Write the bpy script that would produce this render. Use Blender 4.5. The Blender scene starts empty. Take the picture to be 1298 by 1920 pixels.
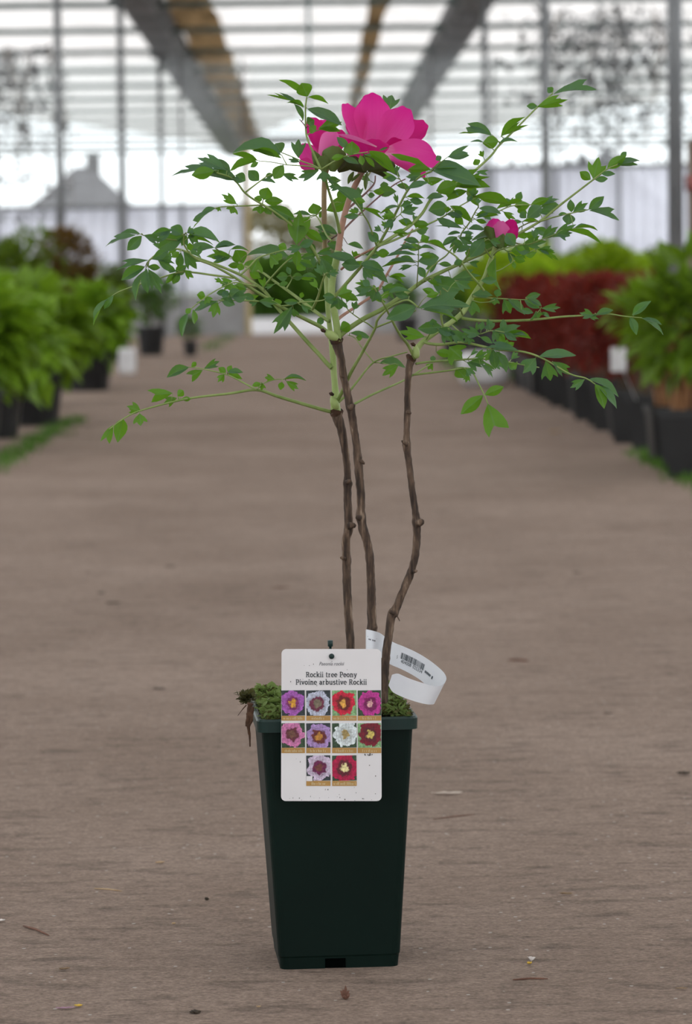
import bpy, bmesh, math, random
from mathutils import Vector, Matrix, noise as mnoise

sc = bpy.context.scene
R = random.Random(7)

# ---------------------------------------------------------------- camera
FPX = 6141.0                     # focal length in pixels of the 1298 x 1920 frame
CAM_H = 0.641
ROLL = math.radians(0.8)
yw = Vector(((585 - 649) / FPX, (960 - 525) / FPX, -1.0)).normalized()   # world +Y seen from the camera
up = Vector((-math.sin(ROLL), math.cos(ROLL), 0))
zw = (up - up.dot(yw) * yw).normalized()
xw = yw.cross(zw)
RWC = Matrix((xw, yw, zw))       # camera vector -> world vector
CAM = Vector((0, 0, CAM_H))
camd = bpy.data.cameras.new('camera')
camd.sensor_fit = 'VERTICAL'
camd.sensor_height = 36.0
camd.sensor_width = 24.3375
camd.lens = FPX / 1920 * 36.0
camd.clip_start = 0.1
camd.clip_end = 1000
camd.dof.use_dof = True
camd.dof.focus_distance = 3.06
camd.dof.aperture_fstop = 10.4
cam = bpy.data.objects.new('camera', camd)
sc.collection.objects.link(cam)
cam.matrix_world = Matrix.Translation(CAM) @ RWC.to_4x4()
sc.camera = cam

# ---------------------------------------------------------------- sky and exposure
world = bpy.data.worlds.new('overcast_sky')
sc.world = world
world.use_nodes = True
bg = world.node_tree.nodes['Background']
bg.inputs['Color'].default_value = (0.95, 0.975, 1.0, 1)
bg.inputs['Strength'].default_value = 2.05
sc.view_settings.view_transform = 'Standard'
sc.view_settings.look = 'None'
sc.view_settings.gamma = 1.0
sc.view_settings.use_curve_mapping = False
sc.view_settings.exposure = 0.0
sc.cycles.use_denoising = True
sc.cycles.max_bounces = 10
sc.cycles.transparent_max_bounces = 24


# ---------------------------------------------------------------- helpers
def ray(px, py):
    return RWC @ Vector(((px - 649) / FPX, (960 - py) / FPX, -1.0))


def W(px, py, d):
    """the point at distance d (world y) that lies on this line of sight"""
    v = ray(px, py)
    return CAM + v * (d / v.y)


def G(px, py, z=0.0):
    """the point of the ground at this line of sight"""
    v = ray(px, py)
    return CAM + v * ((z - CAM_H) / v.z)


def link(o):
    sc.collection.objects.link(o)
    return o


def tag(o, label=None, cat=None, group=None, kind=None):
    if label: o['label'] = label
    if cat: o['category'] = cat
    if group: o['group'] = group
    if kind: o['kind'] = kind
    return o


def setparent(o, parent):
    if parent is not None:
        o.parent = parent
        if parent.type == 'EMPTY':
            o.matrix_parent_inverse = Matrix.Translation(-Vector(parent.location))
    return o


def empty(name, loc=(0, 0, 0)):
    o = bpy.data.objects.new(name, None)
    o.location = loc
    o.empty_display_size = 0.05
    return link(o)


def mk(name, verts, faces, mat=None, parent=None, smooth=False):
    me = bpy.data.meshes.new(name)
    me.from_pydata([tuple(v) for v in verts], [], faces)
    me.update()
    if smooth:
        me.polygons.foreach_set('use_smooth', [True] * len(me.polygons))
    if mat: me.materials.append(mat)
    o = link(bpy.data.objects.new(name, me))
    return setparent(o, parent)


def box_geo(x0, x1, y0, y1, z0, z1):
    v = [(x0, y0, z0), (x1, y0, z0), (x1, y1, z0), (x0, y1, z0), (x0, y0, z1), (x1, y0, z1), (x1, y1, z1), (x0, y1, z1)]
    f = [(0, 3, 2, 1), (4, 5, 6, 7), (0, 1, 5, 4), (1, 2, 6, 5), (2, 3, 7, 6), (3, 0, 4, 7)]
    return v, f


def box(name, x0, x1, y0, y1, z0, z1, mat, parent=None):
    v, f = box_geo(x0, x1, y0, y1, z0, z1)
    return mk(name, v, f, mat, parent)


def catmull(pts, n=4):
    """smooth a polyline; every point may carry extra numbers"""
    if len(pts) < 3:
        out = []
        for k in range(n + 1):
            t = k / n
            out.append([a + (b - a) * t for a, b in zip(pts[0], pts[1])])
        return out
    out = []
    for i in range(len(pts) - 1):
        p0 = pts[max(i - 1, 0)]; p1 = pts[i]; p2 = pts[i + 1]; p3 = pts[min(i + 2, len(pts) - 1)]
        for k in range(n):
            t = k / n
            out.append([0.5 * (2 * b + (c - a) * t + (2 * a - 5 * b + 4 * c - d) * t * t + (-a + 3 * b - 3 * c + d) * t ** 3)
                        for a, b, c, d in zip(p0, p1, p2, p3)])
    out.append(list(pts[-1]))
    return out


def tube_geo(pts, rads, seg=8, wob=0.0, seed=0):
    pts = [Vector(p) for p in pts]
    n = len(pts)
    v, f = [], []
    ref = Vector((0.3, 1, 0.2)).normalized()
    for i, p in enumerate(pts):
        t = (pts[min(i + 1, n - 1)] - pts[max(i - 1, 0)])
        t = t.normalized() if t.length > 1e-9 else Vector((0, 0, 1))
        a = ref - ref.dot(t) * t
        a = a.normalized() if a.length > 1e-4 else t.orthogonal().normalized()
        ref = a
        b = t.cross(a)
        for k in range(seg):
            th = 2 * math.pi * k / seg
            r = rads[i]
            if wob:
                q = p * 220 + Vector((math.cos(th) * 1.3, math.sin(th) * 1.3, seed * 7.1))
                r *= 1 + wob * mnoise.noise(q)
            v.append(p + (a * math.cos(th) + b * math.sin(th)) * r)
    for i in range(n - 1):
        for k in range(seg):
            k2 = (k + 1) % seg
            f.append((i * seg + k, i * seg + k2, (i + 1) * seg + k2, (i + 1) * seg + k))
    f.append(tuple(range(seg - 1, -1, -1)))
    f.append(tuple(range((n - 1) * seg, n * seg)))
    return v, f


def merge(geos):
    V, F = [], []
    for v, f in geos:
        o = len(V)
        V += list(v)
        F += [tuple(i + o for i in q) for q in f]
    return V, F


# ---------------------------------------------------------------- materials
def newmat(name):
    m = bpy.data.materials.new(name)
    m.use_nodes = True
    nt = m.node_tree
    return m, nt, nt.nodes, nt.links, nt.nodes['Principled BSDF']


def noisy(name, c1, c2, scale=8.0, rough=0.7, spec=0.3, stretch=(1, 1, 1), bump=0.0, bscale=None, metal=0.0, detail=4, lo=0.35, hi=0.65, coord='Object'):
    """two colours mixed by a noise"""
    m, nt, N, L, b = newmat(name)
    tc = N.new('ShaderNodeTexCoord')
    mp = N.new('ShaderNodeMapping'); mp.inputs['Scale'].default_value = stretch
    L.new(tc.outputs[coord], mp.inputs['Vector'])
    no = N.new('ShaderNodeTexNoise'); no.inputs['Scale'].default_value = scale; no.inputs['Detail'].default_value = detail
    L.new(mp.outputs['Vector'], no.inputs['Vector'])
    cr = N.new('ShaderNodeValToRGB')
    cr.color_ramp.elements[0].position = lo; cr.color_ramp.elements[0].color = (*c1, 1)
    cr.color_ramp.elements[1].position = hi; cr.color_ramp.elements[1].color = (*c2, 1)
    L.new(no.outputs['Fac'], cr.inputs['Fac'])
    L.new(cr.outputs['Color'], b.inputs['Base Color'])
    b.inputs['Roughness'].default_value = rough
    b.inputs['Metallic'].default_value = metal
    b.inputs['Specular IOR Level'].default_value = spec
    if bump:
        n2 = N.new('ShaderNodeTexNoise'); n2.inputs['Scale'].default_value = bscale or scale * 3; n2.inputs['Detail'].default_value = 6
        L.new(mp.outputs['Vector'], n2.inputs['Vector'])
        bp = N.new('ShaderNodeBump'); bp.inputs['Strength'].default_value = bump; bp.inputs['Distance'].default_value = 0.01
        L.new(n2.outputs['Fac'], bp.inputs['Height'])
        L.new(bp.outputs['Normal'], b.inputs['Normal'])
    return m


def glassy(name, tint, clear, diff, dirt=None, dirt_amt=0.0):
    """thin sheet that lets light through: part clear, part milky"""
    m, nt, N, L, b = newmat(name)
    out = N['Material Output']
    N.remove(b)
    tr = N.new('ShaderNodeBsdfTransparent'); tr.inputs['Color'].default_value = (*tint, 1)
    tl = N.new('ShaderNodeBsdfTranslucent'); tl.inputs['Color'].default_value = (*diff, 1)
    mx = N.new('ShaderNodeMixShader'); mx.inputs['Fac'].default_value = 1 - clear
    L.new(tr.outputs[0], mx.inputs[1]); L.new(tl.outputs[0], mx.inputs[2])
    last = mx
    if dirt:
        tc = N.new('ShaderNodeTexCoord')
        no = N.new('ShaderNodeTexNoise'); no.inputs['Scale'].default_value = 1.7; no.inputs['Detail'].default_value = 5
        L.new(tc.outputs['Object'], no.inputs['Vector'])
        mr = N.new('ShaderNodeMapRange'); mr.inputs[1].default_value = 0.4; mr.inputs[2].default_value = 0.75; mr.inputs[4].default_value = dirt_amt
        L.new(no.outputs['Fac'], mr.inputs[0])
        dd = N.new('ShaderNodeBsdfDiffuse'); dd.inputs['Color'].default_value = (*dirt, 1)
        m2 = N.new('ShaderNodeMixShader')
        L.new(mr.outputs[0], m2.inputs['Fac']); L.new(mx.outputs[0], m2.inputs[1]); L.new(dd.outputs[0], m2.inputs[2])
        last = m2
    L.new(last.outputs[0], out.inputs['Surface'])
    return m


def leafmat(name, top, under, trans, t_amt=0.4, rough=0.5, vein=None, vary=0.25, spec=0.25):
    """leaf: upper and lower side differ, light shines through"""
    m, nt, N, L, b = newmat(name)
    out = N['Material Output']
    geo = N.new('ShaderNodeNewGeometry')
    oi = N.new('ShaderNodeObjectInfo')
    tc = N.new('ShaderNodeTexCoord')
    no = N.new('ShaderNodeTexNoise'); no.inputs['Scale'].default_value = 3.0
    L.new(tc.outputs['Object'], no.inputs['Vector'])
    mix = N.new('ShaderNodeMix'); mix.data_type = 'RGBA'
    mix.inputs[6].default_value = (*top, 1); mix.inputs[7].default_value = (*under, 1)
    L.new(geo.outputs['Backfacing'], mix.inputs[0])
    hsv = N.new('ShaderNodeHueSaturation')
    L.new(mix.outputs[2], hsv.inputs['Color'])
    ma = N.new('ShaderNodeMath'); ma.operation = 'ADD'
    L.new(oi.outputs['Random'], ma.inputs[0]); L.new(no.outputs['Fac'], ma.inputs[1])
    mr = N.new('ShaderNodeMapRange'); mr.inputs[1].default_value = 0.2; mr.inputs[2].default_value = 1.4
    mr.inputs[3].default_value = 1 - vary; mr.inputs[4].default_value = 1 + vary
    L.new(ma.outputs[0], mr.inputs[0]); L.new(mr.outputs[0], hsv.inputs['Value'])
    col = hsv.outputs['Color']
    if vein:
        sep = N.new('ShaderNodeSeparateXYZ'); L.new(tc.outputs['Object'], sep.inputs[0])
        ab = N.new('ShaderNodeMath'); ab.operation = 'ABSOLUTE'; L.new(sep.outputs['Y'], ab.inputs[0])
        lt = N.new('ShaderNodeMath'); lt.operation = 'LESS_THAN'; lt.inputs[1].default_value = 0.03; L.new(ab.outputs[0], lt.inputs[0])
        mu = N.new('ShaderNodeMath'); mu.operation = 'MULTIPLY'; mu.inputs[1].default_value = 0.55; L.new(lt.outputs[0], mu.inputs[0])
        mv = N.new('ShaderNodeMix'); mv.data_type = 'RGBA'; mv.inputs[7].default_value = (*vein, 1)
        L.new(mu.outputs[0], mv.inputs[0]); L.new(col, mv.inputs[6])
        col = mv.outputs[2]
    L.new(col, b.inputs['Base Color'])
    b.inputs['Roughness'].default_value = rough
    b.inputs['Specular IOR Level'].default_value = spec
    tl = N.new('ShaderNodeBsdfTranslucent'); tl.inputs['Color'].default_value = (*trans, 1)
    mx = N.new('ShaderNodeMixShader'); mx.inputs['Fac'].default_value = t_amt
    L.new(b.outputs[0], mx.inputs[1]); L.new(tl.outputs[0], mx.inputs[2])
    L.new(mx.outputs[0], out.inputs['Surface'])
    return m


M = {}
M['steel'] = noisy('galvanised_steel', (0.17, 0.18, 0.19), (0.24, 0.25, 0.26), 3, 0.5, 0.4, metal=0.2)
M['teal'] = noisy('weathered_beam', (0.06, 0.095, 0.09), (0.10, 0.14, 0.135), 3, 0.6)
M['gutter'] = noisy('gutter_metal', (0.06, 0.06, 0.065), (0.17, 0.17, 0.18), 1.2, 0.6, metal=0.1)
M['roof'] = glassy('roof_glass', (0.79, 0.775, 0.765), 0.5, (0.79, 0.77, 0.75), (0.45, 0.42, 0.38), 0.15)
M['clear'] = glassy('clear_glass', (0.96, 0.98, 0.98), 0.93, (0.9, 0.9, 0.9))
M['milky'] = glassy('milky_sheet', (0.92, 0.93, 0.97), 0.3, (0.9, 0.91, 0.96))
M['screen'] = glassy('stained_screen', (0.5, 0.42, 0.32), 0.45, (0.5, 0.4, 0.27), (0.1, 0.08, 0.05), 0.7)
M['grey_panel'] = noisy('grey_panel', (0.3, 0.3, 0.3), (0.4, 0.4, 0.41), 4, 0.7)
M['wood'] = noisy('pale_wood', (0.42, 0.33, 0.17), (0.55, 0.45, 0.26), 5, 0.7, stretch=(8, 8, 1))
M['concrete'] = noisy('pale_concrete', (0.55, 0.55, 0.57), (0.7, 0.7, 0.72), 2, 0.8)
M['black_pot'] = noisy('black_plastic', (0.008, 0.008, 0.009), (0.02, 0.02, 0.021), 5, 0.45, 0.4)
M['soil'] = noisy('soil', (0.02, 0.014, 0.01), (0.06, 0.045, 0.033), 40, 0.95, 0.1, bump=0.6)
M['orange_stem'] = noisy('orange_stems', (0.22, 0.1, 0.04), (0.4, 0.2, 0.09), 20, 0.7)
M['brown_stem'] = noisy('brown_stems', (0.08, 0.055, 0.035), (0.15, 0.1, 0.06), 20, 0.8)
M['white_plastic'] = noisy('white_plastic', (0.62, 0.62, 0.64), (0.8, 0.8, 0.82), 12, 0.5)


def ground_mat():
    m, nt, N, L, b = newmat('trodden_brown_floor')
    tc = N.new('ShaderNodeTexCoord')
    def nz(scale, stretch, det=5, rough=0.6):
        mp = N.new('ShaderNodeMapping'); mp.inputs['Scale'].default_value = stretch
        L.new(tc.outputs['Object'], mp.inputs['Vector'])
        no = N.new('ShaderNodeTexNoise'); no.inputs['Scale'].default_value = scale; no.inputs['Detail'].default_value = det
        no.inputs['Roughness'].default_value = rough
        L.new(mp.outputs['Vector'], no.inputs['Vector'])
        return no
    big = nz(1.6, (1, 0.8, 1), 7, 0.65)
    fine = nz(60, (0.8, 1.0, 1), 8, 0.75)
    rip = nz(16, (0.6, 1.7, 1), 7, 0.72)
    cr = N.new('ShaderNodeValToRGB')
    cr.color_ramp.elements[0].position = 0.3; cr.color_ramp.elements[0].color = (0.236, 0.172, 0.135, 1)
    cr.color_ramp.elements[1].position = 0.7; cr.color_ramp.elements[1].color = (0.342, 0.260, 0.213, 1)
    L.new(big.outputs['Fac'], cr.inputs['Fac'])
    def mul(prev, fac, lo, hi, a, z):
        mr = N.new('ShaderNodeMapRange'); mr.inputs[1].default_value = lo; mr.inputs[2].default_value = hi
        mr.inputs[3].default_value = a; mr.inputs[4].default_value = z
        L.new(fac, mr.inputs[0])
        mx = N.new('ShaderNodeMix'); mx.data_type = 'RGBA'; mx.blend_type = 'MULTIPLY'; mx.inputs[0].default_value = 1
        L.new(prev, mx.inputs[6]); L.new(mr.outputs[0], mx.inputs[7])
        return mx.outputs[2]
    grit = nz(240, (0.8, 1.0, 1), 4, 0.7)
    c = mul(cr.outputs['Color'], fine.outputs['Fac'], 0.3, 0.7, 0.68, 1.25)
    c = mul(c, grit.outputs['Fac'], 0.3, 0.7, 0.7, 1.25)
    c = mul(c, rip.outputs['Fac'], 0.36, 0.48, 0.66, 1.04)
    vo = N.new('ShaderNodeTexVoronoi'); vo.inputs['Scale'].default_value = 60
    L.new(tc.outputs['Object'], vo.inputs['Vector'])
    lt = N.new('ShaderNodeMath'); lt.operation = 'LESS_THAN'; lt.inputs[1].default_value = 0.12
    L.new(vo.outputs['Distance'], lt.inputs[0])
    sp = N.new('ShaderNodeMath'); sp.operation = 'MULTIPLY'; L.new(lt.outputs[0], sp.inputs[0])
    sx = N.new('ShaderNodeSeparateColor'); L.new(vo.outputs['Color'], sx.inputs[0])
    gt = N.new('ShaderNodeMath'); gt.operation = 'GREATER_THAN'; gt.inputs[1].default_value = 0.72; L.new(sx.outputs[0], gt.inputs[0])
    L.new(gt.outputs[0], sp.inputs[1])
    mx = N.new('ShaderNodeMix'); mx.data_type = 'RGBA'; mx.inputs[7].default_value = (0.5, 0.46, 0.42, 1)
    L.new(sp.outputs[0], mx.inputs[0]); L.new(c, mx.inputs[6])
    L.new(mx.outputs[2], b.inputs['Base Color'])
    b.inputs['Roughness'].default_value = 0.9
    b.inputs['Specular IOR Level'].default_value = 0.15
    ad = N.new('ShaderNodeMath'); ad.operation = 'MULTIPLY_ADD'; ad.inputs[1].default_value = 2.2
    L.new(rip.outputs['Fac'], ad.inputs[0]); L.new(fine.outputs['Fac'], ad.inputs[2])
    bp = N.new('ShaderNodeBump'); bp.inputs['Strength'].default_value = 0.7; bp.inputs['Distance'].default_value = 0.012
    L.new(ad.outputs[0], bp.inputs['Height']); L.new(bp.outputs['Normal'], b.inputs['Normal'])
    return m


M['ground'] = ground_mat()

# ================================================================ the greenhouse
HG = 3.33                                   # gutter height
floor = tag(mk('floor', [(-14, -14, 0), (14, -14, 0), (14, 39.5, 0), (-14, 39.5, 0)], [(0, 1, 2, 3)], M['ground']), kind='structure')
tag(box('floor_apron', -14, 14, 39.5, 56, -0.02, 0.004, M['concrete']), kind='structure')
M['outside'] = noisy('outside_turf', (0.06, 0.09, 0.03), (0.12, 0.15, 0.06), 0.5, 0.9)
tag(mk('floor_outside', [(-160, 56, -0.01), (160, 56, -0.01), (160, 320, -0.01), (-160, 320, -0.01)], [(0, 1, 2, 3)], M['outside']), kind='structure')

ceiling = tag(empty('ceiling', (0, 0, HG)), kind='structure')
BAY = 3.28
zs = [32.07 + 3.3 * k for k in range(-13, 12)]
# one sheet of roof glass of each kind, shared by all: middle bay slopes to its ridge, the wide side bays rise outwards
slope = []
for xa, za, xb, zb in ((BAY / 2 - 0.2, 0.12, 0.03, 0.80), (-BAY / 2 + 0.2, 0.12, -0.03, 0.80), (BAY / 2 + 0.2, 0.12, 5.0, 0.62), (5.04, 0.62, 8.3, 1.1), (-BAY / 2 - 0.2, 0.12, -5.0, 0.62), (-5.04, 0.62, -8.3, 1.1)):
    v = [(xa, 0.0, za), (xb, 0.0, zb), (xb, 3.3, zb), (xa, 3.3, za)]
    v += [(p, q, r + 0.006) for p, q, r in v]
    f = [(0, 1, 2, 3), (7, 6, 5, 4), (0, 4, 5, 1), (1, 5, 6, 2), (2, 6, 7, 3), (3, 7, 4, 0)]
    me = bpy.data.meshes.new('pane'); me.from_pydata(v, [], f); me.materials.append(M['roof'])
    slope.append(me)
for z in zs[:-1]:
    for me in slope:
        o = link(bpy.data.objects.new('pane', me))
        o.parent = ceiling
        o.location = (0, z, 0)
beam_me = bpy.data.meshes.new('tie_beam')
v, f = box_geo(-8.2, 8.2, -0.03, 0.03, -0.03, 0.03)
beam_me.from_pydata(v, [], f); beam_me.materials.append(M['teal'])
for z in zs:
    o = link(bpy.data.objects.new('tie_beam', beam_me)); o.parent = ceiling; o.location = (0, z, 0)
gut = bpy.data.meshes.new('gutter')
prof = [(-0.21, 0.10), (-0.20, -0.02), (-0.12, -0.09), (0.12, -0.09), (0.20, -0.02), (0.21, 0.10), (0.19, 0.10), (0.11, -0.06), (-0.11, -0.06), (-0.19, 0.10)]
v = [(x, y, z) for y in (-12, 70) for x, z in prof]
n = len(prof)
f = [(k, (k + 1) % n, n + (k + 1) % n, n + k) for k in range(n)] + [tuple(range(n))[::-1], tuple(range(n, 2 * n))]
gut.from_pydata(v, [], f); gut.materials.append(M['gutter'])
for k in (-1, 0):
    o = link(bpy.data.objects.new('gutter', gut)); o.parent = ceiling; o.location = ((k + 0.5) * BAY, 0, 0.03)
rid = bpy.data.meshes.new('ridge_bar')
v, f = box_geo(-0.025, 0.025, -12, 70, 0.79, 0.84)
rid.from_pydata(v, [], f); rid.materials.append(M['teal'])
for k in (0,):
    o = link(bpy.data.objects.new('ridge_bar', rid)); o.parent = ceiling; o.location = (k * BAY, 0, 0)

# posts under the gutters
def post(x, y, r, label, clamp=True):
    t = empty('steel_post', (x, y, 0))
    v, f = tube_geo([(x, y, 0), (x, y, HG - 0.04)], [r, r], 12)
    mk('shaft', v, f, M['steel'], t, True)
    v, f = tube_geo([(x, y, 0), (x, y, 0.02)], [r * 2.2, r * 2.2], 12)
    mk('foot_plate', v, f, M['steel'], t)
    v, f = box_geo(x - 0.1, x + 0.1, y - 0.06, y + 0.06, HG - 0.1, HG - 0.045)
    mk('bracket', v, f, M['steel'], t)
    tag(t, label, 'post', 'steel posts under the gutters')
    return t
post(1.655, 14.9, 0.036, 'stout grey steel post nearest the right edge of the photo')
post(1.655, 23.1, 0.034, 'grey steel post behind the dark red shrubs, left of the stout one')
post(1.655, 31.0, 0.032, 'third grey post back on the right side of the aisle')
post(-1.74, 22.9, 0.028, 'grey post nearest the left edge, rising behind the brown-green shrub')
post(-1.74, 30.5, 0.032, 'second grey post from the left edge of the photo')
post(-1.74, 38.4, 0.030, 'third post from the left, standing at the milky end wall')
# wrapped sleeve and cable on the near right post
t = empty('pipe_sleeve', (1.72, 14.9, 1.0))
v, f = tube_geo([(1.735, 14.9, 0.0), (1.735, 14.9, 1.25)], [0.028, 0.028], 10)
mk('sleeve', v, f, noisy('brown_sleeve', (0.17, 0.13, 0.1), (0.26, 0.2, 0.16), 6, 0.7), t, True)
v, f = tube_geo([(1.735, 14.9, 1.02), (1.735, 14.9, 1.09)], [0.036, 0.036], 10)
mk('red_clamp', v, f, noisy('faded_red', (0.3, 0.1, 0.09), (0.4, 0.16, 0.14), 6, 0.6), t, True)
tag(t, 'brown pipe sleeve with faded red clamp on the stout right post', 'pipe')

# bundled shade screens beside the gutters
for (x0, x1, lab) in ((-1.42, -0.96, 'brown stained shade screen strip beside the left gutter'), (0.62, 0.82, 'faint brown shade screen strip left of the right gutter')):
    nseg = 60
    v, f = [], []
    for i in range(nseg + 1):
        y = 20 + 48 * i / nseg
        for j in range(7):
            u = j / 6
            v.append((x0 + (x1 - x0) * u, y, HG + 0.10 + 0.05 * math.sin(u * 9 + i * 0.9) + 0.02 * R.random()))
    for i in range(nseg):
        for j in range(6):
            a = i * 7 + j
            f.append((a, a + 1, a + 8, a + 7))
    t = mk('shade_screen', v, f, M['screen'], None, True)
    md = t.modifiers.new('thick', 'SOLIDIFY'); md.thickness = 0.004
    tag(t, lab, 'shade screen', 'bundled shade screens under the roof')

# end partition with a doorway
ZP = 39.4
wall = tag(empty('wall_far', (0, ZP, 0)), kind='structure')
def corrugated(name, x0, x1, z0, z1, y, mat, parent, wave=0.15, amp=0.02):
    n = max(8, int((x1 - x0) / wave * 8))
    v = []
    for i in range(n + 1):
        x = x0 + (x1 - x0) * i / n
        dy = amp * math.sin(2 * math.pi * (x - x0) / wave)
        v += [(x, y + dy, z0), (x, y + dy, z1)]
    f = [(2 * i, 2 * i + 2, 2 * i + 3, 2 * i + 1) for i in range(n)]
    o = mk(name, v, f, mat, parent, True)
    md = o.modifiers.new('thick', 'SOLIDIFY'); md.thickness = 0.003
    return o
def wallspan(x0, x1, top, step, base_top):
    x = x0
    while x < x1 - 0.05:
        e = min(x + step, x1)
        box('base_panel', x + 0.01, e - 0.01, ZP - 0.02, ZP + 0.02, 0, base_top, M['grey_panel'], wall)
        corrugated('sheet', x + 0.012, e - 0.012, base_top + 0.02, top, ZP, M['milky'], wall)
        box('pane', x + 0.02, e - 0.02, ZP - 0.003, ZP + 0.003, top + 0.05, HG - 0.05, M['clear'], wall)
        box('mullion', e - 0.015, e + 0.015, ZP - 0.03, ZP + 0.03, 0, HG - 0.04, M['steel'], wall)
        x = e
    box('rail', x0, x1, ZP - 0.025, ZP + 0.025, top, top + 0.05, M['steel'], wall)
wallspan(-8.2, -0.80, 1.52, 0.74, 0.47)
wallspan(0.70, 8.2, 1.93, 0.75, 0.47)
box('door_post', -0.80, -0.73, ZP - 0.05, ZP + 0.05, 0, 2.3, M['wood'], wall)
box('door_post', 0.66, 0.72, ZP - 0.05, ZP + 0.05, 0, 2.3, M['steel'], wall)
box('pane', -0.72, 0.65, ZP - 0.003, ZP + 0.003, 2.36, HG - 0.05, M['clear'], wall)
box('lintel', -0.80, 0.72, ZP - 0.04, ZP + 0.04, 2.3, 2.36, M['steel'], wall)
# leaf of the door, folded open outwards on the right jamb
d1 = tag(empty('door_1', (0.64, ZP + 0.1, 0)), kind='structure')
for k in range(3):
    y0 = ZP + 0.12 + 0.33 * k
    v = [(0.64 - 0.09 * k, y0, 0.03), (0.55 - 0.09 * k, y0 + 0.31, 0.03), (0.55 - 0.09 * k, y0 + 0.31, 2.2), (0.64 - 0.09 * k, y0, 2.2)]
    o = mk('door_panel', v, [(0, 1, 2, 3)], M['white_plastic'], d1)
    md = o.modifiers.new('thick', 'SOLIDIFY'); md.thickness = 0.03
# side walls of glass far to either side
for sx, nm in ((-8.25, 'wall_left'), (8.25, 'wall_right')):
    w = tag(empty(nm, (sx, 10, 0)), kind='structure')
    for k in range(16):
        y0 = -12 + 3.3 * k
        box('pane', sx - 0.004, sx + 0.004, y0 + 0.03, y0 + 3.27, 0.5, HG + 1.0, M['clear'], w)
        box('mullion', sx - 0.025, sx + 0.025, y0 - 0.025, y0 + 0.025, 0, HG + 1.05, M['steel'], w)
        box('base_panel', sx - 0.02, sx + 0.02, y0 + 0.03, y0 + 3.27, 0, 0.48, M['grey_panel'], w)

# houses beyond
def house(cx, y, wid, eave, ridge, label, wallc, roofc, hip=0.3):
    t = empty('house', (cx, y, 0))
    wm = noisy('house_wall', wallc, tuple(min(1, c * 1.15) for c in wallc), 1, 0.8)
    rm = noisy('house_roof', roofc, tuple(c * 1.35 for c in roofc), 1.5, 0.8)
    h = wid / 2
    box('walls', cx - h, cx + h, y, y + 7, 0, eave, wm, t)
    o = h + 0.3
    v = [(cx - o, y - 0.3, eave), (cx + o, y - 0.3, eave), (cx + o, y + 7.3, eave), (cx - o, y + 7.3, eave),
         (cx - o * hip, y + 3.5, ridge), (cx + o * hip, y + 3.5, ridge)]
    mk('roof', v, [(0, 1, 5, 4), (1, 2, 5), (2, 3, 4, 5), (3, 0, 4), (3, 2, 1, 0)], rm, t)
    for k in (-0.5, 0.45):
        fr = box('window', cx + k * h - 0.55, cx + k * h + 0.55, y - 0.06, y + 0.02, eave * 0.45, eave * 0.85, M['white_plastic'], t)
        box('glass', cx + k * h - 0.45, cx + k * h + 0.45, y - 0.075, y - 0.062, eave * 0.45 + 0.1, eave * 0.85 - 0.1, M['steel'], fr)
    v, f = box_geo(cx + o * hip * 0.4, cx + o * hip * 0.4 + 0.6, y + 3.2, y + 3.8, ridge - 0.5, ridge + 0.5)
    mk('chimney', v, f, rm, t)
    tag(t, label, 'house')
house(-9.9, 140, 5.2, 3.2, 5.7, 'house with dark pointed roof seen through glass at the left', (0.5, 0.46, 0.42), (0.10, 0.095, 0.10), 0.12)
house(-15.8, 165, 7.0, 2.6, 3.9, 'low grey-roofed house behind the pointed one at far left', (0.5, 0.5, 0.5), (0.2, 0.2, 0.21), 0.5)
house(13.0, 150, 7.5, 3.2, 6.0, 'house with broad grey roof seen through glass at the right', (0.42, 0.42, 0.43), (0.2, 0.2, 0.22), 0.3)
house(6.6, 175, 5.5, 3.0, 4.6, 'small grey house between the two right posts', (0.42, 0.44, 0.43), (0.25, 0.26, 0.26), 0.4)

# ================================================================ the potted tree peony
D0 = 3.075                                   # distance of the pot's middle
PX = 2047.0                                  # pixels per metre at the pot's front
POT = Vector((W(629, 1812, D0).x, D0, 0.0))
peony = tag(empty('potted_tree_peony', POT), 'tree peony with magenta flowers in a tall square green pot', 'potted plant')

M['pot'] = noisy('dark_green_plastic', (0.0009, 0.0080, 0.0058), (0.0016, 0.0110, 0.008), 6, 0.5, 0.16)
M['pot_rim'] = noisy('green_rim_plastic', (0.003, 0.021, 0.018), (0.005, 0.028, 0.024), 6, 0.42, 0.4)
M['bark'] = None
def bark_mat():
    m, nt, N, L, b = newmat('peeling_bark')
    tc = N.new('ShaderNodeTexCoord')
    mp = N.new('ShaderNodeMapping'); mp.inputs['Scale'].default_value = (1, 1, 0.16)
    L.new(tc.outputs['Object'], mp.inputs['Vector'])
    no = N.new('ShaderNodeTexNoise'); no.inputs['Scale'].default_value = 260; no.inputs['Detail'].default_value = 6
    L.new(mp.outputs['Vector'], no.inputs['Vector'])
    cr = N.new('ShaderNodeValToRGB')
    e = cr.color_ramp.elements
    e[0].position = 0.28; e[0].color = (0.016, 0.009, 0.006, 1)
    e[1].position = 0.78; e[1].color = (0.36, 0.27, 0.2, 1)
    k = e.new(0.47); k.color = (0.06, 0.037, 0.025, 1)
    k = e.new(0.62); k.color = (0.14, 0.09, 0.06, 1)
    L.new(no.outputs['Fac'], cr.inputs['Fac'])
    L.new(cr.outputs['Color'], b.inputs['Base Color'])
    b.inputs['Roughness'].default_value = 0.85
    bp = N.new('ShaderNodeBump'); bp.inputs['Strength'].default_value = 0.8; bp.inputs['Distance'].default_value = 0.002
    L.new(no.outputs['Fac'], bp.inputs['Height']); L.new(bp.outputs['Normal'], b.inputs['Normal'])
    return m
M['bark'] = bark_mat()
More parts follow.
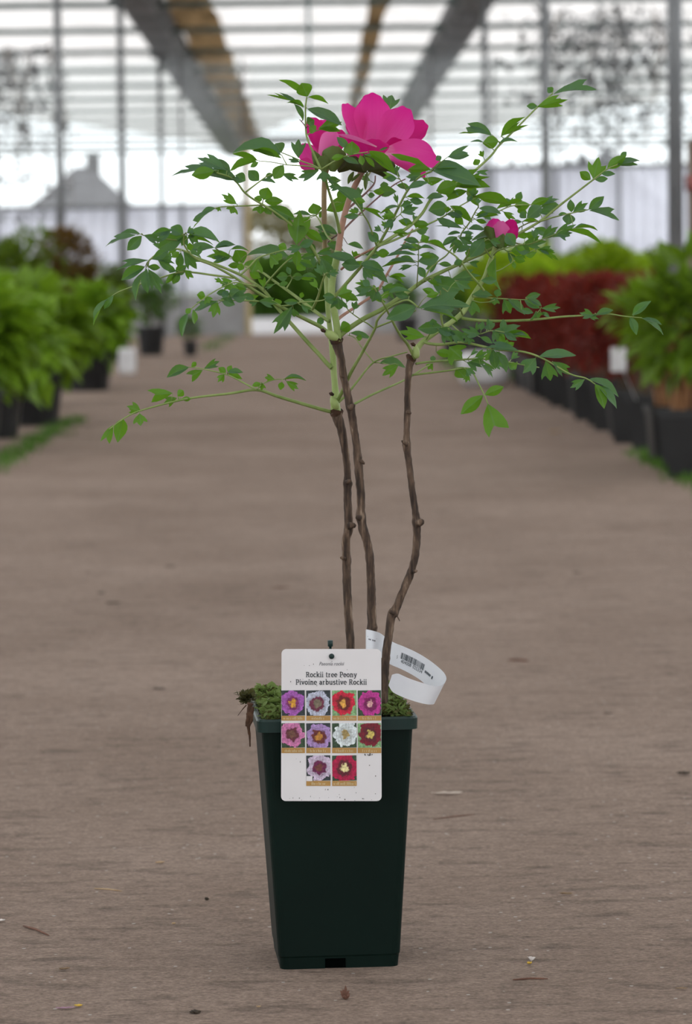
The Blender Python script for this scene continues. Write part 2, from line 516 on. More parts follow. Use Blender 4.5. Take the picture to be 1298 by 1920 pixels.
M['green_stem'] = noisy('pale_green_stem', (0.26, 0.36, 0.10), (0.36, 0.45, 0.17), 60, 0.5, 0.35)
M['petiole'] = noisy('leaf_stalk_green', (0.17, 0.25, 0.06), (0.26, 0.34, 0.11), 60, 0.5, 0.35)
M['pink_stem'] = noisy('pinkish_stem', (0.32, 0.17, 0.12), (0.42, 0.23, 0.17), 60, 0.5, 0.35)
M['purple_stem'] = noisy('purple_brown_stem', (0.13, 0.065, 0.06), (0.2, 0.1, 0.085), 60, 0.5)
M['leaf'] = leafmat('peony_leaf', (0.045, 0.105, 0.06), (0.078, 0.185, 0.016), (0.19, 0.44, 0.014), 0.32, 0.48, vein=(0.11, 0.2, 0.09), spec=0.35)
M['leaf_small'] = leafmat('peony_small_leaf', (0.045, 0.105, 0.06), (0.078, 0.185, 0.016), (0.19, 0.44, 0.014), 0.32, 0.48, spec=0.35)
M['sepal'] = leafmat('sepal_green', (0.07, 0.12, 0.025), (0.085, 0.13, 0.03), (0.15, 0.22, 0.03), 0.15, 0.5)
M['sepal_dark'] = leafmat('dark_sepal', (0.03, 0.045, 0.012), (0.04, 0.045, 0.014), (0.1, 0.1, 0.02), 0.12, 0.5)
M['scale'] = noisy('brown_bud_scale', (0.03, 0.015, 0.009), (0.09, 0.045, 0.025), 90, 0.8)

# ---- pot
def rounded_square(h, r, z, rot, n=5):
    pts = []
    for qx, qy, a0 in ((1, 1, 0), (-1, 1, 90), (-1, -1, 180), (1, -1, 270)):
        for k in range(n + 1):
            a = math.radians(a0 + 90 * k / n)
            x = qx * (h - r) + r * math.cos(a); y = qy * (h - r) + r * math.sin(a)
            pts.append(Vector((POT.x + x * math.cos(rot) - y * math.sin(rot), POT.y + x * math.sin(rot) + y * math.cos(rot), z)))
    return pts
ROT = math.radians(4.0)
ZR = W(629, 1347, D0 - 0.075).z               # top of the rim
def loft(name, secs, mat, parent, cap0=True, cap1=False, smooth=False):
    rings = [rounded_square(h, r, z, ROT) for h, r, z in secs]
    n = len(rings[0])
    v = [p for ring in rings for p in ring]
    f = []
    for i in range(len(rings) - 1):
        for k in range(n):
            k2 = (k + 1) % n
            f.append((i * n + k, i * n + k2, (i + 1) * n + k2, (i + 1) * n + k))
    if cap0: f.append(tuple(range(n))[::-1])
    if cap1: f.append(tuple(range((len(rings) - 1) * n, len(rings) * n)))
    return mk(name, v, f, mat, parent, smooth)
pot = loft('pot', [(0.0553, 0.008, 0.0), (0.0564, 0.008, 0.011), (0.0572, 0.008, 0.0125), (0.0705, 0.009, ZR - 0.010), (0.0685, 0.008, ZR - 0.010), (0.066, 0.008, ZR - 0.05), (0.05, 0.006, 0.02)], M['pot'], peony, True, True)
cut = box('notch_cut', POT.x - 0.0098, POT.x + 0.0095, POT.y - 0.075, POT.y - 0.048, -0.01, 0.0095, None)
md = pot.modifiers.new('notch', 'BOOLEAN'); md.object = cut; md.operation = 'DIFFERENCE'; md.solver = 'EXACT'
bpy.context.view_layer.update()
dg = bpy.context.evaluated_depsgraph_get()
me = bpy.data.meshes.new_from_object(pot.evaluated_get(dg))
pot.modifiers.clear(); pot.data = me
bpy.data.objects.remove(cut)
box('notch_shade', POT.x - 0.0098, POT.x + 0.0095, POT.y - 0.0545, POT.y - 0.046, 0.0, 0.0092, noisy('painted_notch_shade', (0.0005, 0.0012, 0.001), (0.0008, 0.0016, 0.0014), 5, 0.9, 0.02), pot)  # near-black block set in the notch; its colour paints in the recess shade
rim = loft('rim', [(0.0712, 0.009, ZR - 0.0125), (0.0745, 0.010, ZR - 0.012), (0.0748, 0.010, ZR - 0.002), (0.0738, 0.010, ZR), (0.0712, 0.009, ZR), (0.0690, 0.008, ZR - 0.003), (0.0688, 0.008, ZR - 0.012), (0.0712, 0.009, ZR - 0.0125)], M['pot_rim'], pot, False, False)
soil = loft('soil', [(0.0655, 0.008, ZR - 0.030), (0.0675, 0.008, ZR - 0.006)], M['soil'], peony, True, True)

# ---- moss and liverwort on the soil
M['moss'] = leafmat('moss', (0.125, 0.18, 0.05), (0.15, 0.21, 0.065), (0.2, 0.3, 0.07), 0.25, 0.7, vary=0.6)
M['moss_dry'] = leafmat('dry_moss', (0.06, 0.06, 0.02), (0.1, 0.09, 0.03), (0.12, 0.12, 0.03), 0.2, 0.8, vary=0.5)
def mound(u, w):
    """height of the moss above the rim level at pot coordinates -1..1"""
    return 0.004 + 0.012 * max(0, 1 - 0.7 * (u * u)) * (0.6 + 0.5 * mnoise.noise(Vector((u * 2.1, w * 2.1, 3.3)))) + 0.005 * w
def mosspatch(name, nleaf, size, mat, test, seed):
    rr = random.Random(seed)
    v, f = [], []
    while len(f) < nleaf:
        u, w = rr.uniform(-1, 1), rr.uniform(-1, 1)
        if not test(u, w, rr): continue
        x, y = u * 0.069, w * 0.069
        p = Vector((POT.x + x * math.cos(ROT) - y * math.sin(ROT), POT.y + x * math.sin(ROT) + y * math.cos(ROT), ZR + mound(u, w) - rr.uniform(0, 0.006)))
        a = rr.uniform(0, 2 * math.pi); el = rr.uniform(0.1, 1.3)
        d = Vector((math.cos(a) * math.cos(el), math.sin(a) * math.cos(el), math.sin(el)))
        s = d.cross(Vector((0, 0, 1))).normalized()
        L_ = size * rr.uniform(0.6, 1.4); w_ = L_ * rr.uniform(0.3, 0.5)
        o = len(v)
        v += [p, p + d * L_ * 0.55 + s * w_, p + d * L_ + Vector((0, 0, -0.2 * L_)), p + d * L_ * 0.55 - s * w_]
        f.append((o, o + 1, o + 2, o + 3))
    return tag(mk(name, v, f, mat, peony), kind='stuff')
mosspatch('moss', 3600, 0.0075, M['moss'], lambda u, w, r: u < 0.97, 3)
mosspatch('dry_moss', 1500, 0.005, M['moss_dry'], lambda u, w, r: (u < -0.72 or u > 0.55 or r.random() < 0.12), 4)
# tuft and root strand hanging over the left corner
rr = random.Random(11)
v, f = [], []
for k in range(260):
    c = W(463 + rr.gauss(0, 6), 1309 + rr.gauss(0, 5), D0 - 0.055 + rr.uniform(-0.015, 0.015))
    a = rr.uniform(0, 6.28); el = rr.uniform(-0.4, 1.2)
    d = Vector((math.cos(a) * math.cos(el), math.sin(a) * math.cos(el), math.sin(el)))
    s = d.cross(Vector((0.2, 0, 1))).normalized()
    L_ = rr.uniform(0.004, 0.008); o = len(v)
    v += [c, c + d * L_ * 0.5 + s * L_ * 0.35, c + d * L_, c + d * L_ * 0.5 - s * L_ * 0.35]
    f.append((o, o + 1, o + 2, o + 3))
tag(mk('moss_tuft', v, f, M['moss_dry'], peony), kind='stuff')
gs = []
for pts in (((470, 1318), (467, 1332), (466, 1345), (465, 1358), (468, 1375), (469, 1400)), ((473, 1325), (470, 1340), (463, 1352), (462, 1362)),
            ((462, 1322), (455, 1330), (446, 1342)), ((468, 1335), (471, 1350), (466, 1362), (467, 1378))):
    q = catmull([list(W(x, y, D0 - 0.075)) for x, y in pts], 4)
    m_ = len(q)
    gs.append(tube_geo(q, [(0.0022 if pts[0][0] > 465 else 0.0006) * (1 - 0.8 * i / m_) * (1 + 0.5 * R.random()) for i in range(m_)], 6))
v, f = merge(gs)
tag(mk('root_strand', v, f, M['scale'], peony, True), 'brown root strands hanging over the left corner', kind='stuff')

# ---- woody stems: pixel line, distance, radius in pixels
def stem3(pts, d0, d1, prof=None, n=5):
    """pixel polyline -> smoothed 3D line; the distance changes evenly along it"""
    q = catmull([list(p) for p in pts], n)
    ln = [0]
    for a, b in zip(q, q[1:]): ln.append(ln[-1] + math.hypot(b[0] - a[0], b[1] - a[1]))
    out = []
    for p, l in zip(q, ln):
        t = l / ln[-1]
        d = d0 + (d1 - d0) * t
        out.append((p[0], p[1], d, p[2] if len(p) > 2 else None, t))
    return out
def woody(pts, d0, d1, knobs, seed):
    q = stem3(pts, d0, d1, n=8)
    P = [W(x, y, d) for x, y, d, r, t in q]
    rad = []
    for x, y, d, r, t in q:
        r = r or 8
        for kx, ky, ks, kw in knobs:
            r += ks * math.exp(-((y - ky) / kw) ** 2)
        rad.append(r / FPX * d)
    o = mk('woody_stem', *tube_geo(P, rad, 14, 0.16, seed), M['bark'], peony, True)
    return o
S1 = [(640, 1345, 8), (650, 1280, 8), (657, 1216, 8), (655, 1175, 8), (651, 1104, 8), (650, 1054, 8), (649, 1015, 8), (654, 989, 8.5), (652, 943, 7.5), (652, 909, 7.5), (651, 875, 6.5), (647, 842, 7), (641, 808, 8), (634, 786, 10), (630, 772, 11)]
S2 = [(688, 1345, 9), (692, 1280, 8.5), (697, 1216, 8.5), (698, 1184, 8.5), (697, 1139, 8.5), (696, 1095, 8), (694, 1051, 8), (688, 1015, 8), (680, 988, 8.5), (677, 965, 8), (677, 935, 8), (674, 892, 8), (671, 859, 8), (666, 816, 7), (659, 774, 8), (652, 739, 7.5), (645, 709, 7), (640, 676, 7.5), (634, 652, 9), (630, 637, 11)]
S3 = [(714, 1345, 10), (718, 1310, 9.5), (720, 1281, 8.5), (724, 1228, 8), (729, 1192, 8), (734, 1157, 8), (742, 1143, 8), (754, 1113, 7.5), (769, 1078, 7.5), (777, 1051, 7.2), (781, 1024, 7.2), (782, 995, 7.5), (781, 972, 7), (778, 952, 6.3), (773, 918, 6.3), (767, 867, 6.2), (763, 838, 7), (763, 808, 6), (764, 774, 6.2), (764, 748, 5.8), (765, 720, 6), (767, 695, 6.5), (770, 678, 8), (773, 668, 8)]
woody(S1, D0 + 0.02, D0 + 0.02, [(0, 906, 2, 5), (0, 1051, 2, 3)], 1)
woody(S2, D0 - 0.01, D0 - 0.01, [(0, 765, 1.5, 5), (0, 968, 1.6, 7), (0, 1178, 1.5, 6)], 2)
woody(S3, D0 - 0.03, D0 - 0.02, [(0, 832, 2, 5), (0, 978, 2, 6), (0, 1149, 2.5, 5)], 3)
def knob(x, y, dx, dy, d, r0, L_=9):
    a = W(x, y, d); b = W(x + dx, y + dy, d - 0.002)
    P = [a, a.lerp(b, 0.5), a.lerp(b, 0.85), b]
    mk('stem_knot', *tube_geo(P, [r0 / FPX * d, r0 * 0.9 / FPX * d, r0 * 0.65 / FPX * d, r0 * 0.2 / FPX * d], 8, 0.2, x), M['bark'], peony, True)
knob(652, 986, 16, -1, D0 + 0.015, 7); knob(650, 905, 9, -5, D0 + 0.012, 5); knob(648, 1048, -10, -3, D0 + 0.015, 4)
knob(655, 765, 11, -6, D0 - 0.02, 6); knob(676, 972, -9, -3, D0 - 0.02, 6); knob(674, 862, 10, 8, D0 - 0.012, 4); knob(697, 1178, 11, -2, D0 - 0.012, 4.5); knob(645, 708, -7, -4, D0 - 0.012, 3)
knob(782, 982, 13, -6, D0 - 0.03, 8); knob(764, 834, -11, -8, D0 - 0.03, 4); knob(738, 1150, -9, -5, D0 - 0.03, 5); knob(774, 1072, 9, -2, D0 - 0.03, 4); knob(744, 1153, 6, 12, D0 - 0.035, 1.4); knob(764, 770, 7, 6, D0 - 0.026, 4)
# dark torn collar where each woody stem ends
def collar(x, y, d, r):
    rr = random.Random(x)
    v, f = [], []
    c = W(x, y, d); s = d / FPX
    for k in range(16):
        a = 2 * math.pi * k / 16
        b = Vector((math.cos(a) * r * s, math.sin(a) * r * s, -6 * s))
        u = Vector((math.cos(a) * (r + rr.uniform(1, 4)) * s, math.sin(a) * (r + rr.uniform(1, 4)) * s, rr.uniform(3, 9) * s))
        v += [c + b, c + u]
    for k in range(16):
        k2 = (k + 1) % 16
        f.append((2 * k, 2 * k2, 2 * k2 + 1, 2 * k + 1))
    o = mk('bark_collar', v, f, M['scale'], peony)
    md = o.modifiers.new('thick', 'SOLIDIFY'); md.thickness = 0.0006
collar(631, 775, D0 + 0.02, 10); collar(631, 640, D0 - 0.01, 10); collar(772, 672, D0 - 0.02, 8)

# ---- green shoots
def shoot(name, pts, d0, d1, mat, parent=peony, seg=10, n=5):
    q = stem3(pts, d0, d1, n=n)
    P = [W(x, y, d) for x, y, d, r, t in q]
    return mk(name, *tube_geo(P, [r / FPX * d for x, y, d, r, t in q], seg), mat, parent, True), q
shoot('green_shoot', [(632, 776, 9), (629, 762, 9), (630, 745, 7.5), (628, 720, 6), (626, 695, 6), (624, 660, 6), (620, 625, 5), (616, 590, 4.8), (613, 540, 4.8), (610, 480, 4.6)], D0 + 0.02, D0 + 0.03, M['green_stem'])
shoot('flower_stalk', [(610, 482, 5), (609, 440, 5), (608, 400, 5), (608, 360, 5), (610, 325, 6), (612, 312, 8)], D0 + 0.03, D0 + 0.03, noisy('olive_pink_stem', (0.24, 0.17, 0.085), (0.32, 0.23, 0.12), 60, 0.5))
shoot('green_shoot', [(634, 640, 7), (633, 622, 7), (630, 600, 6.6), (625, 570, 6.4), (622, 545, 6.6), (624, 520, 6.8), (630, 492, 6.6), (634, 470, 6.4)], D0 - 0.012, D0 - 0.012, M['green_stem'])
shoot('flower_stalk', [(634, 473, 6.3), (638, 445, 5.8), (644, 412, 5.6), (653, 380, 5.5), (664, 352, 5.4), (674, 332, 5.4), (682, 312, 8)], D0 - 0.012, D0 + 0.0, M['pink_stem'])
shoot('green_shoot', [(780, 668, 5.5), (782, 655, 6), (792, 642, 5), (808, 630, 4.6), (828, 616, 4.6), (848, 603, 4.6), (868, 586, 5), (880, 566, 4.6), (893, 545, 4.4), (908, 522, 4.2), (918, 494, 4.2), (926, 472, 4.2), (934, 456, 8)], D0 - 0.02, D0 + 0.02, M['green_stem'])
# swollen pale buds with a brown scale at the foot of the shoots
def footbud(x0, y0, x1, y1, d, r):
    a = W(x0, y0, d); b = W(x1, y1, d)
    s = d / FPX
    P = [a.lerp(b, t) for t in (0, .15, .35, .6, .85, 1)]
    mk('shoot_bud', *tube_geo(P, [r * k * s for k in (.35, .8, 1, .95, .6, .15)], 10), M['green_stem'], peony, True)
footbud(634, 636, 608, 621, D0 - 0.022, 8.5); footbud(632, 768, 622, 742, D0 + 0.012, 8); footbud(782, 672, 778, 645, D0 - 0.03, 7)
for x, y, d in ((605, 619, D0 - 0.024), (621, 738, D0 + 0.008), (774, 645, D0 - 0.035)):
    knob_m = [W(x - 4, y - 1, d), W(x, y, d), W(x + 5, y + 3, d)]
    mk('bud_scale', *tube_geo(knob_m, [0.0004, 0.002, 0.0012], 6), M['scale'], peony, True)

# ---- leaf stalks: pixel line, start and end distance offset, start and end radius in pixels, material
STALKS = [
 # lower left leaf
 ([(622, 771), (612, 770), (560, 755), (520, 743), (481, 731), (430, 738), (350, 748), (270, 768), (235, 783), (205, 805)], .02, -.07, 3.6, 1.2, 'petiole'),
 ([(481, 731), (450, 714), (427, 703), (400, 696), (370, 690), (352, 688)], -.018, .02, 1.9, .9, 'petiole'),
 ([(483, 730), (492, 720), (515, 712), (532, 711), (548, 709)], -.018, .0, 1.2, .6, 'petiole'),
 # upper pair to the left
 ([(622, 690), (612, 680), (598, 664), (580, 645), (540, 600), (516, 572), (496, 546), (472, 528), (448, 514), (410, 498), (368, 483), (345, 470), (320, 466), (300, 472), (280, 488)], .02, .06, 4.5, 1.6, 'petiole'),
 ([(618, 626), (600, 612), (580, 602), (554, 589), (524, 574), (496, 556), (460, 534), (440, 520), (400, 498), (366, 484), (346, 460), (346, 440)], -.015, -.10, 4.2, 1.5, 'petiole'),
 ([(346, 452), (320, 449), (300, 447), (268, 441)], -.09, -.11, 1.6, 1.0, 'petiole'),
 ([(346, 440), (330, 434), (320, 433), (306, 436)], -.1, -.1, 1.4, .8, 'petiole'),
 ([(618, 602), (610, 598), (586, 580), (556, 557), (530, 538), (510, 524), (490, 510), (464, 502), (436, 483), (418, 480)], -.01, .09, 3.8, 1.3, 'petiole'),
 ([(492, 540), (514, 515), (536, 492), (558, 478), (580, 476), (596, 480)], .05, .02, 1.8, 1.2, 'petiole'),
 ([(452, 515), (468, 500), (484, 484), (510, 475), (538, 468), (556, 466)], -.06, -.04, 1.8, 1.0, 'petiole'),
 ([(522, 573), (500, 566), (470, 564), (434, 563), (412, 563)], -.04, -.1, 1.6, 1.2, 'petiole'),
 ([(524, 574), (545, 572), (562, 567), (600, 564), (630, 556)], -.04, -.08, 1.5, 1.0, 'petiole'),
 ([(482, 537), (460, 533), (440, 530), (418, 538), (390, 554), (372, 568), (360, 578), (354, 586)], -.06, -.12, 1.6, .9, 'petiole'),
 ([(438, 521), (400, 516), (364, 511), (340, 510), (300, 521), (256, 535), (218, 550), (198, 568)], .04, .12, 2.2, 1.0, 'petiole'),
 ([(537, 541), (545, 528), (548, 520)], .02, .03, 1.5, .8, 'petiole'),
 ([(586, 580), (596, 558), (606, 524), (612, 512)], -.01, -.06, 2.6, 1.6, 'petiole'),
 # upper left leaf
 ([(624, 520), (606, 500), (580, 455), (556, 430), (540, 416), (510, 394), (476, 374), (458, 360), (444, 342), (428, 331), (406, 324)], -.01, -.06, 3.0, 1.6, 'petiole'),
 ([(506, 390), (492, 385), (460, 386), (416, 388), (402, 391)], -.03, -.07, 1.6, .9, 'petiole'),
 ([(492, 386), (493, 377), (494, 372)], -.035, -.045, 1.3, .8, 'petiole'),
 ([(461, 360), (486, 341), (500, 331), (512, 326), (530, 318)], -.045, -.02, 1.6, .9, 'petiole'),
 ([(622, 452), (612, 440), (592, 404), (568, 414)], -.01, .05, 1.8, .9, 'petiole'),
 ([(592, 404), (603, 396), (612, 394)], .03, .05, 1.3, 1.0, 'petiole'),
 # leaf standing beside the left flower
 ([(637, 436), (633, 415), (624, 382), (616, 356), (611, 338), (604, 320), (602, 317)], -.012, -.06, 3.6, 2.0, 'petiole'),
 ([(602, 318), (586, 283), (578, 264), (574, 248), (573, 205), (575.5, 182)], -.06, -.05, 2.4, 1.4, 'petiole'),
 ([(577, 253), (584, 248), (592, 246), (600, 243)], -.055, -.06, 1.2, .7, 'petiole'),
 ([(574, 240), (570, 233), (562, 224)], -.055, -.05, 1.3, .7, 'purple_stem'),
 ([(602, 317), (585, 309), (568, 303), (548, 294), (528, 286)], -.06, -.03, 1.6, .9, 'petiole'),
 ([(600, 317), (580, 312), (538, 309), (510, 304), (486, 302)], -.06, -.1, 1.4, .8, 'petiole'),
 ([(538, 309), (533, 300), (528, 290)], -.08, -.08, 1.2, .8, 'petiole'),
 ([(604, 317), (618, 308), (632, 300), (648, 293), (670, 288), (690, 285)], -.06, -.1, 1.8, 1.0, 'petiole'),
 # behind the flower
 ([(652, 392), (668, 378), (688, 360), (702, 344), (704, 330)], .02, .07, 2.4, 1.4, 'purple_stem'),
 ([(638, 440), (652, 423), (676, 400), (712, 368), (740, 346), (760, 336)], .0, .1, 2.2, 1.2, 'purple_stem'),
 ([(640, 436), (624, 446), (614, 455)], .0, .05, 2.2, 1.2, 'purple_stem'),
 ([(690, 330), (706, 300), (724, 240), (731, 206)], .05, .09, 1.6, 1.0, 'petiole'),
 # fan to the upper right
 ([(624, 560), (644, 538), (672, 506), (692, 482), (708, 462), (722, 438), (736, 412), (750, 384), (764, 358), (784, 334), (810, 321)], -.01, -.09, 3.6, 1.8, 'petiole'),
 ([(706, 460), (692, 420), (682, 403), (674, 388), (664, 372)], -.05, -.09, 1.9, 1.0, 'petiole'),
 ([(708, 462), (740, 442), (768, 424), (792, 400), (810, 372), (838, 356), (862, 340), (888, 322), (920, 293), (935, 274), (959, 250), (991, 218), (1006, 203), (1036, 176)], -.05, .1, 3.4, 1.3, 'petiole'),
 ([(710, 461), (740, 450), (774, 434), (804, 420), (832, 406), (860, 388), (880, 377), (892, 371)], -.05, .03, 2.4, 1.0, 'petiole'),
 ([(640, 505), (660, 488), (684, 474), (706, 463)], .02, -.03, 2.4, 2.2, 'pink_stem'),
 ([(762, 357), (756, 345), (746, 330)], -.07, -.09, 1.3, .8, 'petiole'),
 ([(752, 384), (753, 398), (744, 407), (736, 412)], -.07, -.09, 1.3, .8, 'petiole'),
 # purple stalk behind
 ([(632, 602), (642, 592), (680, 567), (706, 548), (726, 514), (748, 476), (760, 453), (774, 430)], .0, .11, 3.2, 1.8, 'pink_stem'),
 # main stalk to the right
 ([(636, 632), (646, 622), (680, 599), (720, 578), (764, 548), (792, 528), (820, 514), (850, 500), (880, 486), (908, 474), (940, 456), (969, 440), (1011, 416), (1050, 385), (1110, 339), (1139, 317), (1158, 309)], -.012, .05, 5.0, 1.3, 'petiole'),
 ([(1011, 416), (1036, 408), (1061, 402), (1085, 397), (1104, 393)], .03, .0, 1.6, .9, 'petiole'),
 ([(1008, 414), (994, 417), (979, 424), (962, 434)], .03, .07, 1.5, .9, 'petiole'),
 ([(950, 450), (985, 459), (1016, 449), (1045, 438)], .02, -.04, 1.5, .9, 'petiole'),
 ([(910, 410), (936, 396), (961, 386), (995, 384), (1013, 386)], .04, .08, 1.3, .9, 'petiole'),
 ([(862, 500), (880, 470), (864, 444), (880, 418), (892, 396), (898, 388)], .02, -.02, 2.0, 1.1, 'petiole'),
 ([(782, 537), (784, 504), (785, 480), (785, 456)], -.01, -.08, 1.3, .8, 'petiole'),
 ([(792, 529), (806, 505), (822, 490), (838, 478), (858, 452)], .0, .03, 2.0, 1.2, 'petiole'),
 ([(782, 455), (800, 454), (824, 462), (846, 474), (862, 488), (880, 512), (898, 532), (908, 545)], -.07, -.03, 1.2, 2.2, 'petiole'),
 # from the lower shoot, rising to the right
 ([(632, 752), (640, 738), (658, 699), (680, 660), (703, 617), (708, 600), (724, 582), (746, 568), (766, 563), (784, 576)], .015, -.10, 3.8, 1.6, 'petiole'),
 ([(703, 617), (690, 607), (678, 600), (654, 582), (640, 560)], -.04, -.07, 1.4, .8, 'petiole'),
 ([(705, 614), (720, 608), (736, 602), (752, 598), (780, 582)], -.04, -.08, 1.9, 1.2, 'petiole'),
 ([(634, 755), (650, 740), (668, 718), (700, 680), (735, 668), (764, 660)], .015, .05, 2.4, 1.2, 'petiole'),
 ([(700, 678), (682, 656), (666, 634), (652, 628)], .04, .07, 1.2, .8, 'petiole'),
 ([(700, 680), (712, 680), (732, 684)], .04, .02, 1.2, .8, 'petiole'),
 ([(660, 760), (700, 739), (758, 713), (796, 690), (812, 682)], -.0, .08, 2.4, 1.4, 'petiole'),
 # from the right stem
 ([(778, 672), (764, 645), (752, 630), (738, 606), (724, 578), (712, 556), (702, 540)], -.025, -.1, 3.2, 1.6, 'petiole'),
 ([(774, 703), (800, 700), (840, 695), (874, 690), (886, 698), (896, 716), (908, 740), (915, 757)], -.02, -.06, 2.0, 1.2, 'petiole'),
 ([(780, 682), (800, 679), (840, 676), (892, 673), (920, 674), (943, 677), (980, 684), (1011, 689)], -.02, .05, 2.4, 1.0, 'petiole'),
 ([(796, 641), (804, 644), (828, 646), (868, 642), (916, 652), (940, 656), (983, 660), (1020, 673), (1069, 701), (1098, 709), (1116, 720)], -.02, -.1, 3.0, 1.2, 'petiole'),
 ([(866, 596), (880, 599), (925, 602), (994, 600), (1054, 594), (1089, 592), (1140, 589), (1170, 593), (1204, 596)], -.01, -.05, 3.2, 1.0, 'petiole'),
 ([(995, 600), (1002, 592), (1012, 582), (1015, 576)], -.03, -.05, 1.4, .9, 'petiole'),
 ([(886, 556), (903, 558), (940, 560), (981, 562), (990, 560)], .0, -.04, 1.5, .8, 'petiole'),
 ([(884, 562), (900, 567), (918, 566), (928, 562)], .0, -.03, 1.2, .8, 'petiole'),
 ([(832, 614), (828, 598), (826, 560), (826, 545)], -.01, -.03, 2.4, 1.2, 'petiole'),
 ([(868, 590), (858, 570), (845, 552), (830, 540)], -.005, -.07, 1.8, 1.2, 'petiole'),
 ([(848, 610), (872, 628), (901, 626), (922, 620), (946, 623)], -.02, -.07, 1.6, .9, 'petiole'),
 ([(800, 636), (812, 618), (828, 614), (842, 617)], -.02, -.06, 1.5, 1.2, 'petiole'),
 ([(908, 525), (918, 512), (940, 505), (974, 483), (1004, 467)], .01, .05, 1.4, .9, 'petiole'),
 ([(930, 474), (938, 466), (950, 470), (957, 477), (963, 490)], .01, -.03, 1.3, .8, 'petiole'),
 ([(926, 478), (934, 470), (960, 462), (984, 458)], .01, -.06, 1.6, 1.0, 'petiole'),
 ([(922, 484), (912, 470), (906, 456), (916, 448)], .015, -.04, 1.5, 1.0, 'petiole'),
]
